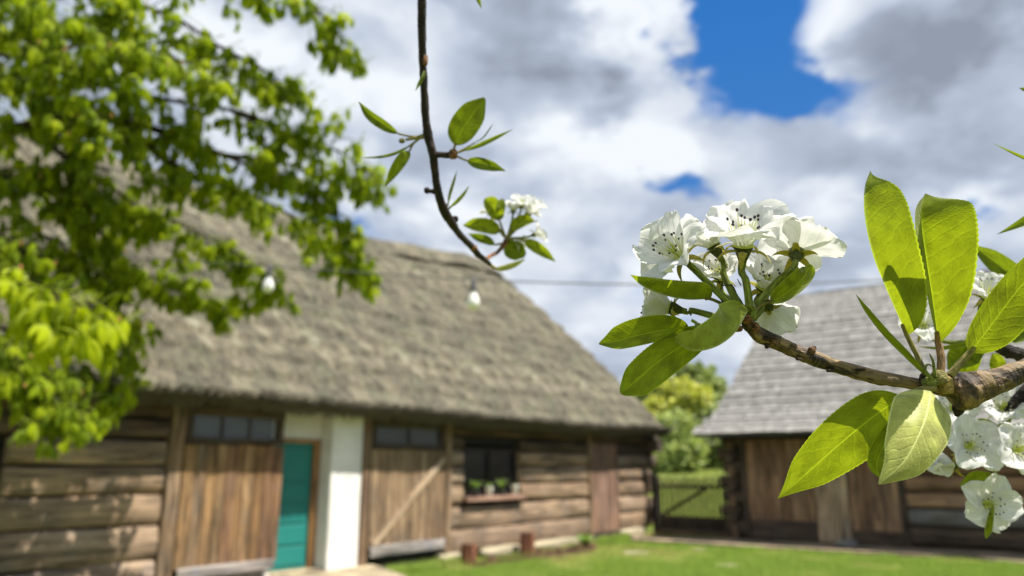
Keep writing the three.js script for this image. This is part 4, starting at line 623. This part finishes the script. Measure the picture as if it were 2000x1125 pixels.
// the branch in focus
{
  const D = 0.300, root = thing('pear_branch', 'pear branch in sharp focus with white blossoms and bright young leaves', 'branch', at(2080, 690, 0.3).toArray());
  twig('bark', root, [[2140, 655, .31, 20], [2060, 688, .305, 20], [2000, 722, .301, 19], [1950, 742, .30, 24], [1912, 752, .30, 31], [1882, 764, .30, 38], [1862, 766, .30, 33], [1846, 760, .30, 17], [1818, 755, .30, 12], [1780, 748, .30, 12], [1708, 736, .30, 14], [1636, 716, .30, 14], [1588, 699, .30, 15], [1540, 680, .30, 13.5], [1504, 664, .30, 15], [1480, 652, .30, 15], [1462, 634, .30, 13], [1452, 620, .30, 8]], M.bark, { n: 220, m: 24, rough: 0.2, scale: 330 });
  twig('bark', root, [[1905, 740, .302, 17], [1880, 775, .302, 22], [1872, 800, .302, 12], [1868, 814, .302, 4]], M.barkDark, { rough: 0.3 });
  // scars, bud scales and the spur tip
  for (const [x, y, r, sx, sy, k] of [[1502, 660, 9, 1.4, .6, 0], [1508, 668, 7, 1, 1, 1], [1586, 684, 7, .9, 1, 1], [1590, 680, 4, 1, 1, 0], [1498, 676, 5, .8, 1, 0], [1560, 701, 5, 1.2, .6, 0], [1622, 724, 5, 1.6, .6, 0], [1458, 622, 11, 1, .9, 1], [1475, 640, 10, .7, 1, 1], [1440, 642, 8, 1.2, .7, 1], [1805, 742, 9, .8, 1.5, 0], [1680, 722, 5, 2, .5, 0]]) bumpAt('bud_scar', root, x, y, 0.2975, r, k ? M.barkPale : M.barkScar, sx, sy);
  for (const [x, y, sx, sy, m] of [[1834, 738, 1.1, 1.1, M.petiole], [1848, 752, 0.8, 1.3, M.bud], [1818, 746, 1.1, 0.8, M.pedicel]]) bumpAt('bud', root, x, y, 0.295, 13, m, sx, sy);
  twig('stipule', root, [[1822, 742, .293, 4], [1806, 722, .292, 4], [1812, 712, .292, 2.5], [1822, 716, .292, 1]], M.pedicel, { m: 8, rough: 0.05 });
  twig('stipule', root, [[1826, 735, .293, 4], [1822, 705, .292, 2.5], [1815, 690, .292, 1]], M.pedicel, { m: 8, rough: 0.05 });
  twig('stipule', root, [[1470, 620, .296, 7], [1473, 604, .295, 5], [1462, 596, .294, 4], [1450, 600, .294, 2]], M.pedicel, { m: 8, rough: 0.05 });

  // large leaves at the joint
  pearLeaf(root, [[1771, 654, .300], [1738, 580, .296], [1704, 495, .294], [1688, 415, .295], [1689, 365, .297], [1700, 333, .301]], 88, 98, [236, 210], [30, 22], M.leaf, { stalk: [[1812, 742, .298], [1796, 705, .299]], sr: 5, cup: 12, pa: 0.72, pb: 0.9, tipTaper: 0.75 });
  pearLeaf(root, [[1833, 670, .300], [1822, 590, .297], [1808, 500, .294], [1800, 440, .294], [1800, 405, .296], [1807, 378, .300]], 26, 106, 55, [28, 20], M.leaf, {  stalk: [[1836, 738, .296], [1838, 700, .298]], sr: 7, sm: M.petiolePink, cup: 10, pa: 0.85, pb: 0.74, tipTaper: 0.7 });
  pearLeaf(root, [[1895, 688, .296], [1932, 640, .292], [1985, 570, .288], [2040, 505, .284], [2080, 450, .282]], 50, 50, 34, -18, M.leaf, { stalk: [[1856, 734, .296], [1872, 714, .296]], sr: 7, cup: 14, pa: 0.6, pb: 0.8 });
  pearLeaf(root, [[1806, 732, .296], [1768, 694, .294], [1725, 650, .292], [1690, 605, .292], [1671, 574, .293]], 19, 19, 55, 28, M.leaf, { cup: 30, pa: 0.6, pb: 0.8 });
  pearLeaf(root, [[1762, 776, .292], [1716, 806, .296], [1645, 863, .304], [1575, 925, .313], [1519, 974, .320]], 60, 66, -26, [34, 26], M.leaf, { stalk: [[1826, 757, .294], [1795, 762, .293]], sr: 6, cup: 8, pa: 0.6, pb: 0.95 });
  pearLeaf(root, [[1818, 764, .290], [1814, 792, .281], [1799, 840, .272], [1766, 900, .267], [1716, 946, .266]], 60, 60, [-34, -16], [18, 8], M.leafPale, { cup: -12, pa: 0.36, pb: 0.75 });
  pearLeaf(root, [[1775, 800, .295], [1738, 850, .292], [1717, 890, .291], [1712, 912, .291], [1722, 936, .291]], 22, 20, 10, 10, M.leaf, { cup: 8 });

  // leaves of the blossom spur
  pearLeaf(root, [[1388, 584, .297], [1340, 585, .293], [1292, 575, .290], [1252, 557, .289], [1231, 537, .290]], 52, 56, 208, [18, 34], M.leafMid, { stalk: [[1456, 622, .299], [1425, 602, .298]], sr: 3.4, cup: 26, pa: 0.5, pb: 0.8 });
  pearLeaf(root, [[1345, 640, .302], [1300, 644, .299], [1245, 655, .297], [1200, 667, .296], [1169, 672, .296]], 22, 34, 12, [10, 0], M.leafMid, { stalk: [[1440, 640, .301], [1390, 638, .302]], sr: 3, cup: 10, pa: 0.62, pb: 0.74 });
  pearLeaf(root, [[1398, 645, .304], [1345, 668, .301], [1290, 703, .297], [1240, 745, .294], [1212, 769, .293]], 37, 37, -14, [16, 18], M.leafMid, { stalk: [[1446, 632, .303]], sr: 3, cup: 8, pa: 0.55, pb: 0.5 });
  pearLeaf(root, [[1462, 606, .291], [1432, 654, .287], [1392, 680, .285], [1350, 685, .286], [1317, 666, .289]], 96, 84, [216, 204], [26, 44], M.leafDowny, { cup: 14, pa: 0.36, pb: 0.5, blunt: 1 });
  pearLeaf(root, [[1506, 588, .296], [1530, 576, .293], [1556, 556, .291], [1574, 535, .292], [1572, 521, .296]], 26, 26, 8, 30, M.leafMid, { stalk: [[1470, 612, .298], [1485, 597, .298]], sr: 2.8, cup: 24, pa: 0.5, pb: 0.5 });

  // flowers of the spur
  flower(root, [1452, 484, .295], [-0.05, 0.92, 0.36], { roll: 20, open: [66, 64, 52, 50, 72], stalk: [[1456, 545, .297], [1466, 620, .298]], sr: 9, size: 1.24, spread: 0.42 });
  flower(root, [1330, 502, .292], [-0.70, 0.52, 0.46], { roll: 60, open: [66, 58, 60, 74, 64], stalk: [[1375, 545, .295], [1440, 606, .298]], sr: 8, size: 1.0, spread: 0.5 });
  flower(root, [1556, 496, .300], [0.36, 0.66, -0.62], { roll: 10, open: [84, 78, 86, 80, 84], stalk: [[1520, 548, .301], [1476, 600, .299]], sr: 8.5, size: 1.02 });
  flower(root, [1396, 484, .308], [-0.42, 0.86, -0.2], { roll: 35, open: [58, 66, 50, 70, 60], stalk: [[1412, 530, .305], [1452, 612, .301]], sr: 8, size: 1.0 });
  flower(root, [1312, 602, .310], [-0.92, 0.22, -0.3], { roll: 0, open: [60, 66, 62, 70, 58], stalk: [[1345, 606, .308], [1440, 630, .302]], sr: 7, size: 1.0 });
  flower(root, [1490, 562, .318], [0.1, 0.6, 0.55], { roll: 50, open: [46, 54, 40, 60, 50], stalk: [[1484, 600, .31], [1470, 625, .302]], sr: 7, size: 0.98 });
  flower(root, [1502, 602, .310], [0.5, -0.62, -0.5], { roll: 24, open: [62, 70, 60, 66, 64], stalk: [[1486, 606, .304], [1468, 624, .300]], sr: 7, size: 0.74, stamens: 0 });
  flower(root, [1406, 545, .318], [-0.25, 0.75, 0.5], { roll: 12, open: [56, 60, 64, 58, 62], stalk: [[1430, 590, .31], [1455, 622, .302]], sr: 6, size: 0.74 });
  // withered brown threads between the stalks
  for (const p of [[[1382, 540], [1402, 546], [1408, 556], [1430, 558], [1438, 572]], [[1406, 574], [1410, 588], [1424, 596]], [[1440, 545], [1448, 558]], [[1488, 588], [1500, 586], [1508, 586]]]) twig('dry_thread', root, p.map((q, i) => [...q, 0.296, i ? 1.2 : 0.8]), M.barkDark, { m: 5, rough: 0.3, n: 16 });
}
// leaves of the same tree that reach in at the right edge, on a twig beyond the frame
{
  const root = thing('pear_twig', 'blurred pear leaves reaching in from the right edge against the clouds', 'twig', at(2120, 330, 0.36).toArray());
  twig('bark', root, [[2130, 520, .36, 7], [2110, 400, .36, 6], [2090, 280, .36, 5], [2070, 150, .37, 4]], M.barkDark);
  pearLeaf(root, [[2085, 340, .36], [2040, 325, .36], [1990, 305, .36], [1938, 279, .36]], 14, 12, 66, 50, M.leafMid, { stalk: [[2098, 340, .36]], cup: 16 });
  pearLeaf(root, [[2090, 372, .37], [2060, 398, .37], [2010, 428, .37], [1947, 458, .37]], 22, 18, 40, 30, M.leafMid, { stalk: [[2100, 370, .36]], cup: 14 });
  pearLeaf(root, [[2070, 190, .40], [2040, 184, .40], [2010, 176, .40], [1990, 172, .40]], 14, 14, 30, 30, M.leafDeep, { stalk: [[2080, 190, .38]], cup: 14 });
}
// the blossoming twig behind, at the right
{
  const root = thing('pear_branch', 'blossoming pear branch out of focus behind the sharp one, at the right edge', 'branch', at(2110, 740, 0.42).toArray());
  twig('bark', root, [[2120, 735, .42, 16], [2050, 715, .415, 13], [2000, 696, .41, 12], [1965, 684, .408, 14], [1940, 668, .405, 10], [1930, 652, .405, 6]], M.barkDark, { rough: 0.4 });
  twig('bark', root, [[2120, 735, .42, 20], [2050, 755, .42, 20], [2005, 772, .42, 20], [1982, 792, .42, 11], [1966, 806, .42, 6]], M.barkDark, { rough: 0.35 });
  twig('stalk', root, [[1985, 790, .425, 8], [1960, 830, .42, 8], [1945, 875, .415, 8], [1943, 905, .415, 8]], M.pedicel, { m: 10 });
  const fo = (c, ax, o) => flower(root, c, ax, { sr: 5.5, size: 0.95, spread: 0.55, ...o });
  fo([1926, 582, .41], [0.05, 0.72, 0.62], { open: [64, 70, 66, 72, 68], stalk: [[1930, 620, .41], [1936, 655, .405]] });
  fo([1803, 640, .42], [-0.3, 0.5, 0.6], { open: [64, 60, 66, 70, 62], stalk: [[1850, 668, .42], [1930, 668, .408]] });
  fo([1890, 872, .41], [-0.1, 0.42, 0.85], { roll: 36, open: [74, 78, 72, 76, 70], stalk: [[1910, 880, .418], [1942, 903, .415]] });
  fo([1982, 880, .405], [0.15, 0.35, 0.85], { roll: 10, open: [74, 70, 76, 72, 78], stalk: [[1970, 895, .412], [1945, 905, .415]] });
  fo([1960, 800, .425], [-0.3, 0.55, 0.55], { roll: 22, open: [66, 70, 74, 66, 62], stalk: [[1955, 840, .425], [1945, 880, .416]] });
  fo([1926, 984, .405], [-0.05, 0.22, 0.95], { roll: 8, open: [80, 78, 82, 76, 80], stalk: [[1935, 965, .415], [1945, 905, .415]], cup: M.pedicel });
  fo([1862, 800, .44], [-0.4, 0.5, 0.5], { open: [66, 70, 64, 62, 70], stalk: [[1900, 850, .43], [1942, 900, .416]] });
  fo([1862, 910, .412], [-0.97, 0.1, 0.15], { open: [14, 12, 16, 14, 12], stamens: 0, size: 0.8, stalk: [[1900, 908, .414], [1942, 904, .415]] });
  pearLeaf(root, [[1930, 660, .41], [1895, 688, .42], [1870, 705, .42], [1850, 722, .42]], 30, 34, 20, 12, M.leafDeep, { cup: 14 });
  pearLeaf(root, [[1920, 662, .41], [1900, 690, .425], [1890, 720, .43], [1880, 750, .43]], 20, 24, 10, 10, M.leafMid, {});
  pearLeaf(root, [[1915, 672, .405], [1880, 676, .405], [1835, 682, .405], [1790, 676, .405]], 10, 14, 60, 40, M.leaf, { cup: 20 });
  pearLeaf(root, [[1945, 662, .41], [1965, 652, .41], [1995, 648, .41], [2030, 640, .41]], 24, 22, 10, 6, M.leafDeep, {});
  pearLeaf(root, [[1940, 690, .42], [1948, 705, .42], [1952, 725, .42], [1956, 750, .42]], 14, 16, 10, 10, M.leaf, {});
  pearLeaf(root, [[2030, 590, .42], [1990, 550, .42], [1935, 505, .42], [1893, 476, .42]], 22, 24, 18, 14, M.leafDeep, { cup: 10 });
  pearLeaf(root, [[1950, 960, .415], [1930, 945, .415], [1905, 938, .415], [1872, 950, .415]], 8, 22, 30, 10, M.leafMid, { cup: 14 });
  pearLeaf(root, [[1940, 985, .398], [1936, 1005, .396], [1932, 1030, .396], [1926, 1052, .397]], 12, 13, 30, 30, M.leaf, { cup: 30, pa: 0.9, pb: 0.5 });
  pearLeaf(root, [[1952, 842, .418], [1938, 836, .418], [1920, 825, .418], [1904, 818, .418]], 14, 12, 20, 10, M.leafMid, {});
  pearLeaf(root, [[1950, 850, .42], [1942, 865, .42], [1936, 885, .42], [1930, 902, .42]], 9, 10, 20, 10, M.leafDeep, {});
}
// the bare branch hanging into the middle of the picture
{
  const root = thing('pear_branch', 'dark pear branch hanging down from the top with few leaves and a blossom tuft', 'branch', at(824, -80, 0.45).toArray());
  twig('bark', root, [[820, -120, .45, 10], [824, -40, .45, 9], [824, 60, .455, 8.5], [827, 150, .46, 7.5], [832, 235, .465, 8], [836, 265, .468, 9.5], [846, 305, .47, 8.5], [851, 345, .475, 7.5], [856, 378, .48, 8], [868, 412, .49, 10], [880, 432, .50, 9], [897, 457, .52, 6.5], [922, 483, .54, 6.5], [934, 497, .55, 6], [948, 508, .56, 5.5], [957, 516, .57, 4]], M.barkDark, { n: 180, m: 14, rough: 0.22, scale: 240 });
  twig('spur', root, [[836, 262, .468, 8], [824, 267, .468, 5], [812, 269, .468, 4], [792, 273, .468, 3]], M.petiole, { m: 8 });
  bumpAt('bud', root, 785, 275, .468, 5, M.petiole, 1.1, 0.9);
  twig('spur', root, [[846, 302, .47, 7], [862, 303, .47, 6], [876, 303, .47, 6], [884, 302, .47, 6]], M.barkDark, { m: 10, rough: 0.3 });
  bumpAt('bud', root, 885, 301, .469, 9, M.barkPale, 0.9, 1); bumpAt('bud', root, 834, 372, .48, 6, M.barkDark); bumpAt('bud', root, 889, 428, .505, 6, M.barkDark); bumpAt('bud', root, 831, 118, .455, 7, M.barkPale, .7, 1.4); bumpAt('bud', root, 925, 484, .54, 7, M.barkPale, 1, .8);
  twig('spur', root, [[856, 376, .48, 6], [844, 374, .48, 5], [833, 372, .48, 3]], M.barkDark, { m: 8 });
  const lf = (...a) => pearLeaf(root, ...a);
  lf([[776, 260, .468], [750, 244, .466], [722, 224, .465], [700, 198, .466]], 13, 12, 20, 30, M.leafDeep, { stalk: [[822, 267, .468], [800, 266, .468]], sr: 2 });
  lf([[800, 285, .468], [775, 298, .466], [745, 306, .466], [700, 308, .468]], 7, 6, 50, 50, M.leafDeep, { stalk: [[820, 270, .468]], sr: 2.2 });
  lf([[799, 296, .468], [788, 312, .464], [772, 335, .463], [751, 366, .465]], 12, 15, 30, 10, M.leafMid, { stalk: [[818, 270, .468], [808, 280, .468]], sr: 2 });
  lf([[889, 283, .47], [900, 258, .468], [922, 225, .466], [947, 191, .466]], 30, 28, 6, 4, M.leafDeep, { stalk: [[884, 300, .47]], sr: 2.5, pa: 0.6, pb: 0.6 });
  lf([[905, 294, .47], [935, 283, .468], [968, 268, .468], [1003, 252, .47]], 7, 9, 50, 40, M.leafMid, { stalk: [[888, 300, .47]], sr: 2 });
  lf([[925, 280, .475], [944, 268, .475], [956, 252, .475], [965, 240, .475]], 4, 3, 60, 50, M.leafDeep, { stalk: [[888, 300, .472], [910, 289, .473]], sr: 1.6 });
  lf([[913, 314, .47], [935, 318, .468], [960, 324, .467], [988, 334, .468]], 12, 13, 12, 8, M.leafDeep, { stalk: [[886, 303, .47], [898, 308, .47]], sr: 2 });
  lf([[875, 398, .49], [879, 378, .488], [886, 355, .488], [893, 332, .49]], 5, 5, 40, 40, M.leafDeep, { stalk: [[870, 412, .49]], sr: 2 });
  lf([[880, 404, .49], [892, 394, .488], [905, 380, .488], [917, 362, .49]], 6, 6, 40, 40, M.leafMid, { stalk: [[872, 412, .49]], sr: 2.2 });
  lf([[830, 138, .45], [826, 150, .448], [819, 163, .448], [811, 178, .45]], 6, 6, 40, 40, M.leafDeep, {});
  // side twig just above the frame
  twig('bark', root, [[824, -60, .45, 6], [870, -70, .45, 5], [920, -50, .45, 3]], M.barkDark); lf([[920, -45, .45], [926, -25, .45], [933, -4, .45], [941, 18, .45]], 9, 8, 30, 30, M.leafMid, {});
  // blossom tuft
  const d = 0.60;
  twig('spur', root, [[948, 508, .56, 4], [958, 500, .575, 4], [972, 492, .59, 4], [984, 478, .60, 5], [990, 468, .60, 6]], M.barkPale, { m: 10 });
  lf([[975, 430, d], [968, 415, .598], [958, 400, .596], [946, 389, .598]], 16, 20, 20, 10, M.leaf, { stalk: [[988, 465, .60]], sr: 2, pa: .5, pb: .5 });
  lf([[976, 428, d], [976, 412, .59], [978, 400, .59], [982, 388, .592]], 10, 12, 20, 20, M.leafMid, { pa: .5, pb: .5 });
  lf([[975, 452, d], [955, 444, .596], [930, 440, .594], [905, 440, .596]], 14, 17, 10, 6, M.leaf, { stalk: [[988, 466, .60]], sr: 2, pa: .45, pb: .6 });
  lf([[966, 478, d], [950, 470, .6], [932, 464, .6], [914, 456, .6]], 9, 12, 20, 20, M.leafDeep, { stalk: [[986, 474, .60]], sr: 2 });
  lf([[998, 448, .595], [1010, 438, .592], [1025, 431, .592], [1044, 432, .594]], 14, 13, 10, 20, M.leaf, { stalk: [[990, 466, .60]], sr: 2, pa: .5, pb: .55 });
  lf([[985, 482, .61], [997, 486, .61], [1012, 492, .61], [1026, 500, .61]], 20, 20, 6, 6, M.leafDeep, { pa: .4, pb: .4 });
  lf([[968, 524, .57], [985, 520, .568], [1004, 514, .568], [1026, 506, .57]], 8, 10, 60, 10, M.leafPale, { stalk: [[957, 516, .57]], sr: 3, pa: .5, pb: .6 });
  lf([[1026, 470, .60], [1044, 480, .597], [1062, 492, .596], [1085, 511, .598]], 12, 14, 16, 20, M.leaf, { stalk: [[992, 468, .60], [1010, 466, .60]], sr: 2, pa: .5, pb: .7 });
  const st = [[990, 466, .60]], fl = (c, ax, o) => flower(root, c, ax, { size: 0.66, stamens: 10, sr: 2.6, stalk: st, ...o });
  fl([1002, 412, .602], [0.05, 0.9, 0.2], {}); fl([1030, 418, .605], [0.5, 0.7, -0.1], {}); fl([1040, 408, .615], [0.3, 0.8, 0.3], {}); fl([1044, 458, .605], [0.85, 0.3, 0.1], {}); fl([1018, 402, .60], [0.1, 0.75, 0.5], {}); fl([956, 418, .612], [-0.4, 0.8, 0], { size: 0.5 }); fl([1010, 474, .615], [0.6, -0.2, 0.3], { size: 0.5 });
}
renderer.render(scene, camera);
